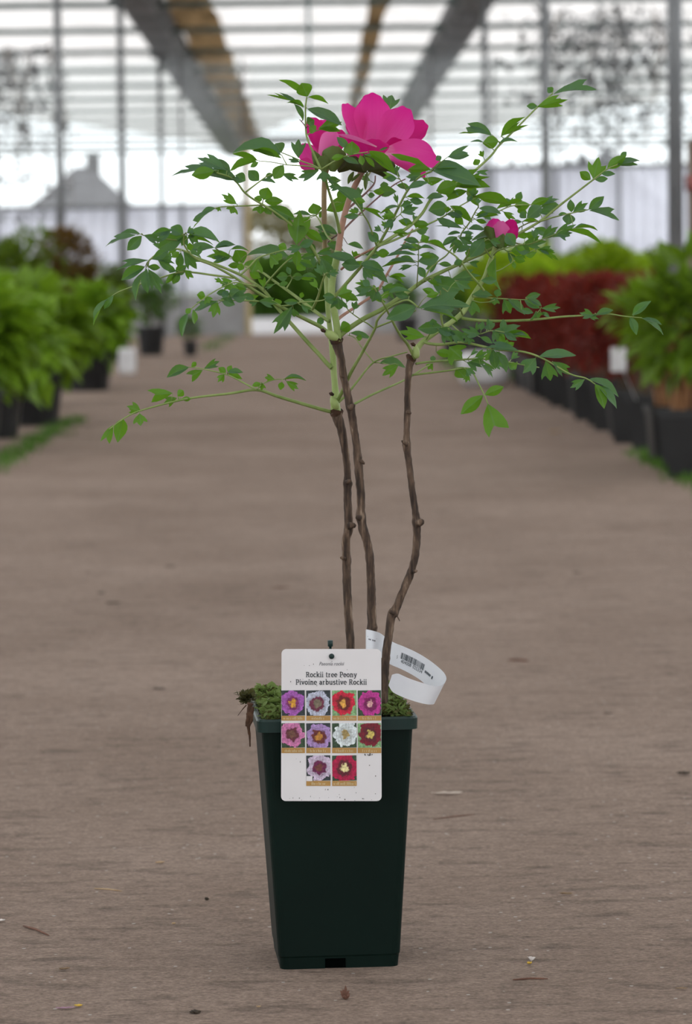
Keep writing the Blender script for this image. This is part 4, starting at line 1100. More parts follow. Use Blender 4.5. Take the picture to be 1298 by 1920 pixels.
def picture(cx, cy, w, h, outer, inner, heart, bgc, rad, lobes, seed, off=(0, 0)):
    m, nt, N, L, b = newmat('printed_flower')
    tc = N.new('ShaderNodeTexCoord')
    mp = N.new('ShaderNodeMapping'); mp.inputs['Location'].default_value = (-off[0], 0, -off[1])
    L.new(tc.outputs['Object'], mp.inputs['Vector'])
    sep = N.new('ShaderNodeSeparateXYZ'); L.new(mp.outputs[0], sep.inputs[0])
    def math_(op, a, b_=None, c=None):
        q = N.new('ShaderNodeMath'); q.operation = op
        for i, s_ in enumerate((a, b_, c)):
            if s_ is None: continue
            if isinstance(s_, (int, float)): q.inputs[i].default_value = s_
            else: L.new(s_, q.inputs[i])
        return q.outputs[0]
    x, z = sep.outputs['X'], sep.outputs['Z']
    r = math_('SQRT', math_('ADD', math_('MULTIPLY', x, x), math_('MULTIPLY', z, z)))
    th = math_('ARCTAN2', z, x)
    no = N.new('ShaderNodeTexNoise'); no.inputs['Scale'].default_value = 3.2; no.inputs['Detail'].default_value = 5; no.noise_dimensions = '4D'; no.inputs['W'].default_value = seed
    L.new(mp.outputs[0], no.inputs['Vector'])
    wave = math_('MULTIPLY', math_('SINE', math_('MULTIPLY_ADD', th, lobes, seed)), math_('MULTIPLY', math_('MULTIPLY', r, r), 0.055))
    nn = math_('MULTIPLY', math_('SUBTRACT', no.outputs['Fac'], 0.5), 0.85)
    rr_ = math_('DIVIDE', math_('ADD', math_('ADD', r, wave), nn), rad * 1.1)
    cr = N.new('ShaderNodeValToRGB')
    e = cr.color_ramp.elements
    def dark(c, k): return tuple(min(1, q * k) for q in c)
    e[0].position = 0.0; e[0].color = (*heart, 1)
    e[1].position = 1.0; e[1].color = (*bgc, 1)
    for pos, c in ((.24, heart), (.32, inner), (.48, inner), (.58, dark(outer, .85)), (.8, outer), (.93, dark(outer, 1.15)), (.97, dark(bgc, .6))):
        q = e.new(pos); q.color = (*c, 1)
    L.new(rr_, cr.inputs['Fac'])
    n2 = N.new('ShaderNodeTexNoise'); n2.inputs['Scale'].default_value = 5; n2.inputs['Detail'].default_value = 4
    L.new(tc.outputs['Object'], n2.inputs['Vector'])
    mr = N.new('ShaderNodeMapRange'); mr.inputs[1].default_value = .3; mr.inputs[2].default_value = .7; mr.inputs[3].default_value = .7; mr.inputs[4].default_value = 1.7
    L.new(n2.outputs['Fac'], mr.inputs[0])
    mx = N.new('ShaderNodeMix'); mx.data_type = 'RGBA'; mx.blend_type = 'MULTIPLY'; mx.inputs[0].default_value = 1
    L.new(cr.outputs['Color'], mx.inputs[6]); L.new(mr.outputs[0], mx.inputs[7])
    L.new(mx.outputs[2], b.inputs['Base Color'])
    b.inputs['Roughness'].default_value = 0.4
    o = mk('flower_picture', [(-1, 0, -1), (1, 0, -1), (1, 0, 1), (-1, 0, 1)], [(0, 1, 2, 3)], m)
    c = cardpt(cx, cy, 0.0003)
    o.parent = cardT; o.matrix_parent_inverse = Matrix.Translation(-Vector(cardT.location))
    o.matrix_basis = Matrix.Translation(c) @ Matrix.Diagonal((w / 2 * S, 1, h / 2 * S, 1))
    return o
def cardquad(name, x0, y0, x1, y1, lift, mat, parent=None):
    v = [cardpt(x0, y1, lift), cardpt(x1, y1, lift), cardpt(x1, y0, lift), cardpt(x0, y0, lift)]
    return mk(name, v, [(0, 1, 2, 3)], mat, parent or cardT)
cols = [(528, 572), (574.5, 620), (623, 669), (671, 715)]
rows = [(1294, 1342, 1351), (1355.5, 1402, 1412), (1416, 1464, 1473.5)]
GD = (0.03, 0.06, 0.03); GM = (0.2, 0.36, 0.17); GK = (0.025, 0.035, 0.04)
pics = [
 (0, 0, (.32, .09, .38), (.16, .02, .1), (.55, .27, .03), GK, .95, 6, 1, (-.05, .0)),
 (0, 1, (.42, .45, .56), (.13, .02, .05), (.16, .13, .09), GK, .98, 7, 2, (-.1, -.05)),
 (0, 2, (.5, .01, .04), (.12, .01, .01), (.62, .32, .06), GM, .92, 3, 3, (-.1, 0)),
 (0, 3, (.42, .03, .24), (.16, .005, .08), (.55, .3, .3), GD, .95, 9, 4, (.05, -.05)),
 (1, 0, (.5, .16, .34), (.1, .02, .03), (.14, .06, .04), GD, .95, 5, 5, (-.1, .1)),
 (1, 1, (.34, .22, .46), (.12, .02, .02), (.4, .18, .03), GK, 1.0, 8, 6, (.05, -.1)),
 (1, 2, (.58, .64, .66), (.42, .46, .46), (.3, .22, .08), GD, .95, 11, 7, (.1, .1)),
 (1, 3, (.16, .006, .02), (.09, .01, .02), (.5, .4, .1), GM, .95, 4, 8, (.1, .1)),
 (2, 1, (.48, .4, .52), (.12, .008, .06), (.14, .04, .03), GK, .98, 6, 9, (.1, .05)),
 (2, 2, (.36, .004, .05), (.1, .01, .02), (.68, .6, .3), GD, 1.05, 7, 10, (0, 0)),
]
for ri, ci, *rest in pics:
    x0, x1 = cols[ci]; y0, ym, y1 = rows[ri]
    p = picture((x0 + x1) / 2, (y0 + ym) / 2, x1 - x0, ym - y0, *rest)
    q = cardquad('caption_strip', x0, ym, x1, y1, 0.0003, M['caption'])
    # worn cream lettering, too small to read in the photo
    gs = []
    rr = random.Random(ri * 10 + ci)
    wd = (x1 - x0) * rr.uniform(.5, .9)
    x = (x0 + x1) / 2 - wd / 2
    while x < (x0 + x1) / 2 + wd / 2:
        hgt = rr.choice((3.4, 3.4, 5.0))
        v = [cardpt(x, y1 - 2, .0005), cardpt(x + 1.0, y1 - 2, .0005), cardpt(x + 1.0, y1 - 2 - hgt, .0005), cardpt(x, y1 - 2 - hgt, .0005)]
        gs.append((v, [(0, 1, 2, 3)]))
        x += rr.choice((1.9, 2.1, 3.6))
    tag(mk('caption_lettering', *merge(gs), M['cream_ink'], q), kind='stuff')
cardquad('logo_patch', 575, 1455, 586, 1464.5, 0.0005, M['card'])

# slab-serif lettering drawn stroke by stroke
def arc(cx, cy, rx, ry, a0, a1, n=14):
    return [(cx + rx * math.cos(math.radians(a0 + (a1 - a0) * k / n)), cy + ry * math.sin(math.radians(a0 + (a1 - a0) * k / n))) for k in range(n + 1)]
GL = {
 'R': (.66, [[(.14, 0), (.14, .72)], [(.02, .02), (.27, .02)], [(.02, .70), (.2, .70)], [(.14, .69), (.34, .69)] + arc(.34, .53, .15, .16, 90, -90) + [(.14, .37)], [(.32, .36), (.52, .03)], [(.46, .02), (.64, .02)]]),
 'P': (.6, [[(.14, 0), (.14, .72)], [(.02, .02), (.28, .02)], [(.02, .70), (.2, .70)], [(.14, .69), (.34, .69)] + arc(.34, .5, .16, .19, 90, -90) + [(.14, .31)]]),
 'o': (.56, [arc(.27, .255, .19, .225, 0, 360, 20)]),
 'c': (.49, [arc(.26, .255, .18, .225, 50, 310)]),
 'k': (.58, [[(.13, 0), (.13, .76)], [(.03, .02), (.24, .02)], [(.03, .74), (.13, .74)], [(.15, .22), (.42, .48)], [(.24, .3), (.46, .02)], [(.34, .48), (.52, .48)], [(.38, .02), (.56, .02)]]),
 'i': (.3, [[(.14, 0), (.14, .5)], [(.03, .02), (.26, .02)], [(.04, .48), (.14, .48)], [(.14, .63), (.14, .74)]]),
 't': (.4, [[(.15, .66), (.15, .12)] + arc(.25, .12, .1, .1, 180, 290), [(.02, .48), (.34, .48)]]),
 'r': (.46, [[(.14, 0), (.14, .5)], [(.03, .02), (.28, .02)], [(.03, .48), (.14, .48)], [(.14, .34), (.24, .46), (.38, .46)]]),
 'e': (.52, [arc(.26, .255, .19, .225, 0, 315) , [(.08, .27), (.45, .27)]]),
 'n': (.6, [[(.14, 0), (.14, .5)], [(.03, .02), (.24, .02)], [(.03, .48), (.14, .48)], [(.14, .34)] + arc(.3, .33, .14, .14, 150, 0) + [(.44, 0)], [(.35, .02), (.54, .02)]]),
 'y': (.54, [[(.1, .48), (.27, .06)], [(.45, .48), (.22, -.12), (.1, -.19)], [(.02, .48), (.2, .48)], [(.36, .48), (.53, .48)]]),
 'v': (.53, [[(.09, .48), (.26, .03)], [(.44, .48), (.26, .03)], [(.01, .48), (.19, .48)], [(.35, .48), (.52, .48)]]),
 'a': (.53, [arc(.22, .14, .14, .12, 0, 360, 14), [(.08, .42)] + arc(.24, .34, .14, .13, 110, 0) + [(.38, .03)], [(.38, .02), (.48, .02)]]),
 'b': (.58, [[(.13, 0), (.13, .76)], [(.02, .74), (.13, .74)], arc(.3, .255, .18, .225, 170, -170)]),
 'u': (.6, [[(.13, .5), (.13, .16)] + arc(.28, .18, .15, .15, 190, 340), [(.44, .5), (.44, 0)], [(.02, .48), (.13, .48)], [(.34, .48), (.44, .48)], [(.44, .02), (.55, .02)]]),
 's': (.46, [arc(.22, .37, .13, .11, 30, 250, 8) + arc(.22, .13, .15, .12, 80, -150, 9)]),
 ' ': (.34, []),
}
def lettering(name, text, xc, ybase, width, height, mat, thick=.115):
    total = sum(GL[c][0] for c in text)
    sx = width / total; sy = height / .72
    x = xc - width / 2
    gs = []
    for c in text:
        adv, strokes = GL[c]
        for st in strokes:
            for a, b in zip(st, st[1:]):
                A = Vector((x + a[0] * sx, ybase - a[1] * sy)); B = Vector((x + b[0] * sx, ybase - b[1] * sy))
                t = (B - A)
                if t.length < 1e-6: continue
                hor = abs(t.y) < 1e-6
                th = thick * (.55 if hor else 1) * sx / 2
                nrm = Vector((-t.y, t.x)).normalized() * th
                e = t.normalized() * th * .4
                q = [A - e + nrm, B + e + nrm, B + e - nrm, A - e - nrm]
                gs.append(([cardpt(p.x, p.y, .0004) for p in q], [(0, 1, 2, 3)]))
        x += adv * sx
    return tag(mk(name, *merge(gs), mat, cardT), kind='stuff')
lettering('title_lettering', 'Rockii tree Peony', 621.5, 1269.5, 96, 9.6, M['ink'])
lettering('title_lettering', 'Pivoine arbustive Rockii', 621.5, 1283.5, 134, 9.6, M['ink'])
def text_geo(txt, shear=0.0):
    cu = bpy.data.curves.new('t', 'FONT'); cu.body = txt; cu.shear = shear; cu.align_x = 'CENTER'; cu.resolution_u = 3
    o = link(bpy.data.objects.new('t', cu))
    bpy.context.view_layer.update()
    me = bpy.data.meshes.new_from_object(o.evaluated_get(bpy.context.evaluated_depsgraph_get()))
    v = [Vector(q.co) for q in me.vertices]; f = [tuple(p.vertices) for p in me.polygons]
    bpy.data.objects.remove(o); bpy.data.curves.remove(cu); bpy.data.meshes.remove(me)
    return v, f
v, f = text_geo('Paeonia rockii', 0.3)
wd = max(q.x for q in v) - min(q.x for q in v)
k = 47 / wd
tag(mk('latin_name_lettering', [cardpt(621.5 + q.x * k, 1247.5 - q.y * k * 1.15, .0004) for q in v], f, M['ink_grey'], cardT), kind='stuff')
rr = random.Random(21)
gs = []
for k in range(46):
    x = rr.uniform(532, 711); y = rr.choice((rr.uniform(1225, 1290), rr.uniform(1415, 1498), rr.uniform(1476, 1500), rr.uniform(1495, 1501)))
    if 572 < x < 671 and y < 1476 and y > 1290: continue
    a, b = rr.uniform(.3, 1.1), rr.uniform(.4, 2.0)
    gs.append(([cardpt(x - a, y, .0004), cardpt(x, y + b, .0004), cardpt(x + a, y + b * .3, .0004), cardpt(x + .3, y - b, .0004)], [(0, 1, 2, 3)]))
for k in range(9):
    x = rr.uniform(684, 700); y = rr.uniform(1413, 1417)
    gs.append(([cardpt(x - 1.2, y, .0004), cardpt(x, y + 1.4, .0004), cardpt(x + 1.4, y, .0004), cardpt(x, y - 1.2, .0004)], [(0, 1, 2, 3)]))
tag(mk('dirt_specks', *merge(gs), M['dirt'], cardT), kind='stuff')
# the peg that holds it: ball in front, stake behind, reaching down into the soil
stk = tag(empty('label_stake', W(621, 1330, DT + .04)), 'dark green plastic stake with a ball peg holding the card', 'plant stake')
a = Vector(cardpt(620, 1222)); a.y = DT + .010
b = Vector((W(622, 1340, DT + .06).x, DT + .055, ZR - 0.02))
mk('shaft', *tube_geo([b, b.lerp(a, .5), a], [.0016, .0016, .0016], 8), M['peg'], stk, True)
hd = cardpt(619.5, 1208); hd.y = DT + .008
mk('head', *tube_geo([a, a.lerp(hd, .55), a.lerp(hd, .6), hd + Vector((0, 0, .0025))], [.0012, .0012, .0024, .0026], 8), M['peg'], stk, True)
c = cardpt(622, 1230.5)
mk('ball_peg', *tube_geo([c + Vector((0, .012, 0)), c + Vector((0, .001, 0)), c + Vector((0, -.0002, 0)), c + Vector((0, -.0022, 0)), c + Vector((0, -.0035, 0))], [.0013, .0013, .0026, .0024, .0008], 12), M['peg'], stk, True)

# ================================================================ looped paper label
M['paper'] = noisy('white_label_paper', (0.74, 0.76, 0.82), (0.8, 0.82, 0.87), 30, 0.5, 0.3)
loop = tag(empty('loop_label', W(775, 1260, D0)), 'white looped paper label with a barcode tied round the middle stem', 'paper label')
dl = D0 - .01
# centre line: pixel x,y, distance; half-width vector in pixels
RB = [(688, 1200, dl - .012, 0, 20), (700, 1203, dl - .016, -1, 20), (711, 1207, dl - .008, -2, 20), (722, 1216, dl + .002, -3, 20), (735, 1225, dl + .008, -3.5, 20.5), (754, 1233, dl + .012, -4, 20.5), (775, 1243, dl + .014, -5, 20.5),
      (796, 1256, dl + .012, -6, 20.5), (812, 1270, dl + .006, -8, 21), (824, 1285, dl - .004, -10, 22), (826, 1297, dl - .016, -11, 22), (818, 1303, dl - .028, -10, 18), (804, 1303, dl - .036, -7, 17), (786, 1298, dl - .041, -5, 18), (765, 1291, dl - .044, -5, 18), (747, 1283, dl - .045, -5, 18), (732, 1275, dl - .045, -6, 18)]
rb = catmull([list(p) for p in RB], 6)
rlen = [0.0]
for a, b in zip(rb, rb[1:]): rlen.append(rlen[-1] + (W(*b[:3]) - W(*a[:3])).length)
def ribbon(s, t, lift=0.0):
    """s along 0..1, t across -1 (top) .. 1 (bottom)"""
    tgt = s * rlen[-1]
    i = 0
    while i < len(rlen) - 2 and rlen[i + 1] < tgt: i += 1
    u = (tgt - rlen[i]) / max(1e-9, rlen[i + 1] - rlen[i])
    q = [a + (b - a) * u for a, b in zip(rb[i], rb[i + 1])]
    p = W(q[0] + q[3] * t, q[1] + q[4] * t, q[2])
    if lift:
        p = p + (CAM - p).normalized() * lift
    return p
ns = 90
v, f = [], []
for i in range(ns + 1):
    s = i / ns
    e = 1.0 if s < .955 else math.sqrt(max(.3, 1 - ((s - .955) / .05) ** 2))
    for j in range(5):
        v.append(ribbon(s, (j / 2 - 1) * e))
for i in range(ns):
    for j in range(4):
        a = i * 5 + j
        f.append((a, a + 1, a + 6, a + 5))
o = mk('paper_strip', v, f, M['paper'], loop, True)
# loop closing round the stem behind
gs = []
P = [(688, 1200, dl - .012), (686, 1201, dl - .002), (690, 1203, dl + .010), (700, 1205, dl + .014), (711, 1208, dl + .012), (716, 1214, dl + .006)]
q = catmull([list(p) for p in P], 5)
v = []
for x, y, d in q: v += [W(x, y - 20, d), W(x, y + 20, d)]
f = [(2 * k, 2 * k + 1, 2 * k + 3, 2 * k + 2) for k in range(len(q) - 1)]
mk('paper_collar', v, f, M['paper'], loop, True)
rr = random.Random(8)
gs = []
s = .285
while s < .425:
    wbar = rr.choice((.0015, .0015, .0028, .004))
    vv = [ribbon(s, -.42, .0005), ribbon(s + wbar, -.42, .0005), ribbon(s + wbar, .12, .0005), ribbon(s, .12, .0005)]
    gs.append((vv, [(0, 1, 2, 3)]))
    s += wbar + rr.choice((.0018, .002, .0034))
tag(mk('barcode', *merge(gs), M['ink'], loop), kind='stuff')
def ribbon_text(txt, s0, s1, tmid, hgt, name):
    v, f = text_geo(txt)
    x0 = min(q.x for q in v); x1 = max(q.x for q in v)
    tag(mk(name, [ribbon(s0 + (q.x - x0) / (x1 - x0) * (s1 - s0), tmid - (q.y - .35) * hgt, .0005) for q in v], f, M['ink'], loop), kind='stuff')
ribbon_text('5', .262, .267, .1, .42, 'barcode_digit')
ribbon_text('404008', .29, .352, .3, .42, 'barcode_digits')
ribbon_text('025334', .362, .42, .3, .42, 'barcode_digits')
gs = []
for k in range(9):
    s = .434 + .0048 * k
    gs.append(([ribbon(s, -.02, .0005), ribbon(s + .0032, -.02, .0005), ribbon(s + .0032, .17 if k % 3 else .2, .0005), ribbon(s, .17, .0005)], [(0, 1, 2, 3)]))
gs.append(([ribbon(.486, -.05, .0005), ribbon(.494, -.05, .0005), ribbon(.494, .2, .0005), ribbon(.486, .2, .0005)], [(0, 1, 2, 3)]))
tag(mk('small_lettering', *merge(gs), M['ink'], loop), kind='stuff')
gs = [([ribbon(.005, -.38, .0005), ribbon(.07, -.38, .0005), ribbon(.07, -.34, .0005), ribbon(.005, -.34, .0005)], [(0, 1, 2, 3)])]
for k in range(8):
    if k == 3: continue
    s = .012 + .006 * k
    gs.append(([ribbon(s, -.18, .0005), ribbon(s + .0042, -.18, .0005), ribbon(s + .0042, -.06, .0005), ribbon(s, -.06, .0005)], [(0, 1, 2, 3)]))
tag(mk('small_lettering', *merge(gs), M['ink_grey'], loop), kind='stuff')

# ================================================================ background plants
def foliage_geo(seed, n, rx, rz, zc, leaf, zmin=0.12, droop=0.0, aspect=0.5, lumps=5):
    """a crown of single leaves gathered round a few lumps"""
    rr = random.Random(seed)
    cs = []
    for k in range(lumps):
        a = rr.uniform(0, 6.28); q = rr.uniform(0, .55)
        cs.append((Vector((math.cos(a) * rx * q, math.sin(a) * rx * q, zc + rr.uniform(-.4, .35) * rz)), rr.uniform(.5, .75)))
    v, f = [], []
    for i in range(n):
        c, k = rr.choice(cs)
        d = Vector((rr.gauss(0, 1), rr.gauss(0, 1), rr.gauss(.25, 1))).normalized()
        rad = rr.uniform(.6, 1.0) ** .5
        p = c + Vector((d.x * rx * k * rad, d.y * rx * k * rad, d.z * rz * k * rad))
        if p.z < zmin: p.z = zmin + rr.uniform(0, .06)
        L_ = leaf * rr.uniform(.6, 1.25)
        x = (d + Vector((rr.uniform(-.6, .6), rr.uniform(-.6, .6), rr.uniform(-.3, .5) - droop))).normalized()
        y = x.cross(Vector((rr.uniform(-.4, .4), rr.uniform(-.4, .4), 1))).normalized()
        z = x.cross(y) * -1
        w = L_ * aspect * .5
        o = len(v)
        v += [p, p + x * L_ * .5 + y * w + z * w * .3, p + x * L_ - z * L_ * .12, p + x * L_ * .5 - y * w + z * w * .3]
        f += [(o, o + 1, o + 2), (o, o + 2, o + 3)]
    return v, f
def pot_geo(r, h, square=False):
    n = 4 if square else 18
    k = 1.25 if square else 1
    prof = [(r * .78, 0), (r * .97, h * .88), (r * 1.06, h * .88), (r * 1.06, h), (r * .97, h), (r * .93, h * .9), (0.001, h * .9)]
    v, f = [], []
    for q, z in prof:
        for i in range(n):
            a = 2 * math.pi * (i + .5) / n
            v.append((q * k * math.cos(a), q * k * math.sin(a), z))
    for i in range(len(prof) - 1):
        for j in range(n):
            f.append((i * n + j, i * n + (j + 1) % n, (i + 1) * n + (j + 1) % n, (i + 1) * n + j))
    f.append(tuple(range(n))[::-1])
    return v, f
def shrub_parts(name, seed, potr, poth, n, rx, rz, zc, leaf, lm, sm, nst=7, square=False, **kw):
    """mesh data of one potted shrub: pot, stems, foliage"""
    rr = random.Random(seed)
    out = []
    me = bpy.data.meshes.new('pot'); v, f = pot_geo(potr, poth, square); me.from_pydata(v, [], f); me.materials.append(M['black_pot']); out.append(('pot', me, None))
    gs = []
    for k in range(nst):
        a = rr.uniform(0, 6.28); q = rr.uniform(.1, .75) * potr
        top = Vector((math.cos(a) * rx * rr.uniform(.1, .6), math.sin(a) * rx * rr.uniform(.1, .6), zc + rr.uniform(-.2, .5) * rz))
        bot = Vector((math.cos(a) * q, math.sin(a) * q, poth * .88))
        gs.append(tube_geo([bot, bot.lerp(top, .5) + Vector((rr.uniform(-.01, .01), rr.uniform(-.01, .01), 0)), top], [.005, .004, .002], 5))
    v, f = merge(gs)
    me = bpy.data.meshes.new('stems'); me.from_pydata([tuple(q) for q in v], [], f); me.materials.append(sm); out.append(('stems', me, 'stuff'))
    v, f = foliage_geo(seed + 100, n, rx, rz, zc, leaf, **kw)
    me = bpy.data.meshes.new('foliage'); me.from_pydata([tuple(q) for q in v], [], f); me.materials.append(lm); out.append(('foliage', me, 'stuff'))
    return out
def place(name, parts, x, y, label, group, cat='potted shrub', sc_=1.0, rot=None):
    t = empty(name, (x, y, 0))
    t.rotation_euler.z = rot if rot is not None else R.uniform(0, 6.28)
    t.scale = (sc_, sc_, sc_)
    for nm, me, kind in parts:
        o = link(bpy.data.objects.new(nm, me)); o.parent = t
        if kind: o['kind'] = kind
    return tag(t, label, cat, group)
M['lime'] = leafmat('lime_leaf', (0.21, 0.32, 0.012), (0.23, 0.35, 0.016), (0.34, 0.52, 0.012), .3, .5, vary=.5)
M['bright'] = leafmat('bright_green_leaf', (0.13, 0.235, 0.014), (0.14, 0.25, 0.02), (0.22, 0.38, 0.012), .25, .42, vary=.65, spec=.4)
M['red'] = leafmat('dark_red_leaf', (0.10, 0.014, 0.010), (0.13, 0.02, 0.014), (0.27, 0.025, 0.012), .25, .5, vary=.5)
M['olive'] = leafmat('olive_leaf', (0.07, 0.13, 0.012), (0.09, 0.14, 0.016), (0.15, 0.22, 0.012), .3, .5, vary=.5)
M['rust'] = leafmat('rust_brown_leaf', (0.09, 0.055, 0.014), (0.12, 0.07, 0.02), (0.18, 0.11, 0.02), .3, .5, vary=.5)
M['deep'] = leafmat('deep_green_leaf', (0.045, 0.11, 0.012), (0.06, 0.14, 0.018), (0.1, 0.22, 0.012), .3, .5, vary=.5)
M['khaki'] = leafmat('khaki_leaf', (0.22, 0.2, 0.12), (0.26, 0.24, 0.15), (0.4, 0.38, 0.22), .4, .6, vary=.4)
M['orange'] = leafmat('orange_leaf', (0.4, 0.14, 0.05), (0.45, 0.18, 0.06), (0.5, 0.2, 0.05), .3, .5, vary=.3)

B = [shrub_parts('g', s, .075, .2, 460, .18, .16, .48, .085, M['bright'], M['orange_stem'], 22, True, aspect=.55, zmin=.29) for s in (1, 2, 3)]
Rd = [shrub_parts('r', s, .075, .2, 700, .20, .19, .43, .055, M['red'], M['brown_stem'], 10, True, aspect=.45, zmin=.22) for s in (4, 5, 6)]
Lm = [shrub_parts('l', s, .09, .2, 560, .22, .20, .55, .075, M['lime'], M['brown_stem'], 8, aspect=.55) for s in (7, 8)]
Ol = [shrub_parts('o', s, .12, .25, 1400, .28, .28, .66, .06, M['olive'], M['brown_stem'], 8, aspect=.5, lumps=8) for s in (9, 10)]
Hs = [shrub_parts('h', s, .16, .26, 430, .31, .22, .44, .16, M['bright'], M['brown_stem'], 9, aspect=.6, droop=.45) for s in (11, 12, 13)]
Ru = [shrub_parts('u', s, .15, .28, 1800, .28, .3, .72, .06, M['rust'], M['brown_stem'], 8, aspect=.5, lumps=10) for s in (14,)]
Dg = [shrub_parts('d', s, .12, .24, 560, .22, .2, .46, .07, M['deep'], M['brown_stem'], 8, aspect=.5) for s in (15, 16)]
Or = [shrub_parts('q', s, .09, .2, 360, .18, .12, .72, .06, M['orange'], M['brown_stem'], 8, aspect=.5) for s in (17,)]

ORD = ['first', 'second', 'third', 'fourth', 'fifth', 'sixth', 'seventh', 'eighth', 'ninth', 'tenth', 'eleventh', 'twelfth', 'thirteenth', 'fourteenth', 'fifteenth', 'sixteenth', 'seventeenth', 'eighteenth', 'nineteenth', 'twentieth']
# right of the aisle, front row
y = 10.35; k = 0
while y < 11.5:
    place('green_shrub', B[k % 3], 1.215 + R.uniform(-.02, .02), y, f'bright green shrub in a black pot, {ORD[k]} from the right edge in the front row', 'green shrubs in the front row', sc_=R.uniform(.95, 1.1)); y += .45; k += 1
k = 0
y = 12.05
while y < 19.6:
    place('red_shrub', Rd[k % 3], 1.245 + R.uniform(-.02, .02), y, f'dark red shrub in a black pot, {ORD[k]} of the front row after the green ones', 'red shrubs in the front row', sc_=R.uniform(.92, 1.08)); y += .52; k += 1
# second and third rows
for (x, y0, y1, parts, nm, lab, grp, st) in (
        (1.78, 13.2, 19.8, Rd, 'red_shrub', 'dark red shrub of the second row behind the red front pots', 'red shrubs in the second row', .56),
        (2.26, 18.4, 24.0, Rd, 'red_shrub', 'dark red shrub of the third row below the lime green band', 'red shrubs in the third row', .62)):
    y = y0; k = 0
    while y < y1:
        if x < 2 and abs(y - 14.9) < .45: y += .3; continue
        place(nm, parts[k % 3], x + R.uniform(-.04, .04), y, lab, grp, sc_=R.uniform(.95, 1.1)); y += st; k += 1
LROW = {1.44: 'lime green shrub of the row nearest the path behind the sack', 1.95: 'lime green shrub in the short row between red ones', 2.0: 'lime green shrub left of the far right post in the band', 2.62: 'lime green shrub in the middle of the lime band', 3.2: 'lime green shrub in the last row of the lime band'}
for x, y0, y1 in ((1.44, 20.3, 30.5), (1.95, 20.9, 23.6), (2.0, 25.0, 32), (2.62, 25.0, 33), (3.2, 27, 34)):
    y = y0; k = 0
    while y < y1:
        if x < 1.5 and abs(y - 23.1) < .3: y += .4; continue
        if x == 2.62 and 26.5 < y < 29: y += .5; continue
        place('lime_shrub', Lm[k % 2], x + R.uniform(-.06, .06), y, LROW[x], LROW[x][:52], sc_=R.uniform(1.0, 1.15)); y += 1.0; k += 1
for i, (x, y) in enumerate(((2.7, 34.6), (3.2, 35.4), (3.75, 36.2), (2.25, 35.6))):
    place('olive_shrub', Ol[i % 2], x, y, f'olive green shrub rising above the lime band, {["first", "second", "third", "leftmost"][i]} towards the right', 'olive shrubs at the back right', sc_=1.02)
for i, (x, y) in enumerate(((2.55, 27.3), (2.72, 28.2))):
    place('orange_shrub', Or[0], x, y, ['left orange-flowering plant within the lime green band', 'right orange-flowering plant within the lime green band'][i], 'orange plants in the lime band', sc_=.92)
place('deep_green_shrub', Dg[0], .98, 34.0, 'dark green shrub in a black pot behind the right stem of the peony', None, sc_=1.0)
place('deep_green_shrub', Dg[1], 1.12, 25.8, 'green shrub in a black pot behind the white sack', None, sc_=.85)

# left of the aisle
hl = ['large-leaved green plant nearest the left edge, in a big black pot', 'large-leaved green plant second from the left edge beside the grass strip', 'large-leaved green plant in a big black pot before the bare floor patch',
      'large-leaved green plant of the back row at the left edge', 'large-leaved green plant of the back row, next to the rust-brown shrub']
for i, (x, y, s) in enumerate(((-1.34, 12.6, .92), (-1.36, 13.7, .96), (-1.28, 14.9, .94), (-1.62, 15.9, .96), (-1.58, 17.3, .98))):
    place('broadleaf_plant', Hs[i % 3], x, y, hl[i], 'large-leaved plants left of the aisle', sc_=s)
place('broadleaf_plant', Hs[1], -1.34, 19.6, 'large-leaved green plant in the black pot with the white bag', 'large-leaved plants left of the aisle', sc_=.9)
place('rust_shrub', Ru[0], -1.60, 21.2, 'tall rust-brown shrub before the grey post at the left', None, sc_=.96)
place('olive_shrub', Ol[0], -1.84, 20.0, 'tall olive green shrub at the left edge beside the rust-brown one', None, sc_=1.06)
for i, (x, y) in enumerate(((-1.78, 24.6), (-1.62, 26.6), (-2.05, 28.2), (-1.42, 28.8))):
    place('olive_shrub' if i < 3 else 'deep_green_shrub', (Ol[1] if i < 3 else Dg[0]), x, y, ['olive shrub behind the large-leaved plants at the left', 'olive shrub second along the left side towards the end wall', 'olive shrub third along the left side towards the end wall', 'round dark green shrub in a black pot before the grey wall base'][i], 'shrubs along the left side', sc_=(.82 if i < 3 else 1.05))
place('deep_green_shrub', Dg[1], -1.06, 28.4, 'small dull plant in a lone black pot beside the path end', None, sc_=.55)

# white sack and bag, white plant card
def sack(name, x, y, w, d, h, label, cat, seed):
    rr = random.Random(seed)
    bm = bmesh.new()
    bmesh.ops.create_cube(bm, size=1)
    bmesh.ops.subdivide_edges(bm, edges=bm.edges[:], cuts=5, use_grid_fill=True)
    for q in bm.verts:
        p = q.co
        r = 1 - .10 * (abs(p.x * 2) ** 4 * abs(p.z * 2) ** 4) - .08 * abs(p.y * 2) ** 4 * abs(p.z * 2) ** 4
        nz = mnoise.noise(p * 3 + Vector((seed, 0, 0))) * .07
        q.co = Vector((p.x * w * (r + nz), p.y * d * (r + nz), (p.z + .5) * h * (1 + nz * .6 if p.z > 0 else 1)))
    me = bpy.data.meshes.new(name); bm.to_mesh(me); bm.free()
    me.polygons.foreach_set('use_smooth', [True] * len(me.polygons)); me.materials.append(M['white_plastic'])
    o = link(bpy.data.objects.new(name, me)); o.location = (x, y, 0)
    return tag(o, label, cat)
sack('plastic_sack', 1.03, 19.7, .28, .6, .19, 'slumped white plastic sack on the floor at the right of the path', 'sack', 3)
o = sack('plastic_bag', -1.10, 19.4, .1, .1, .15, 'white plastic bag hanging at the side of a black pot on the left', 'bag', 5)
o.location.z = .1
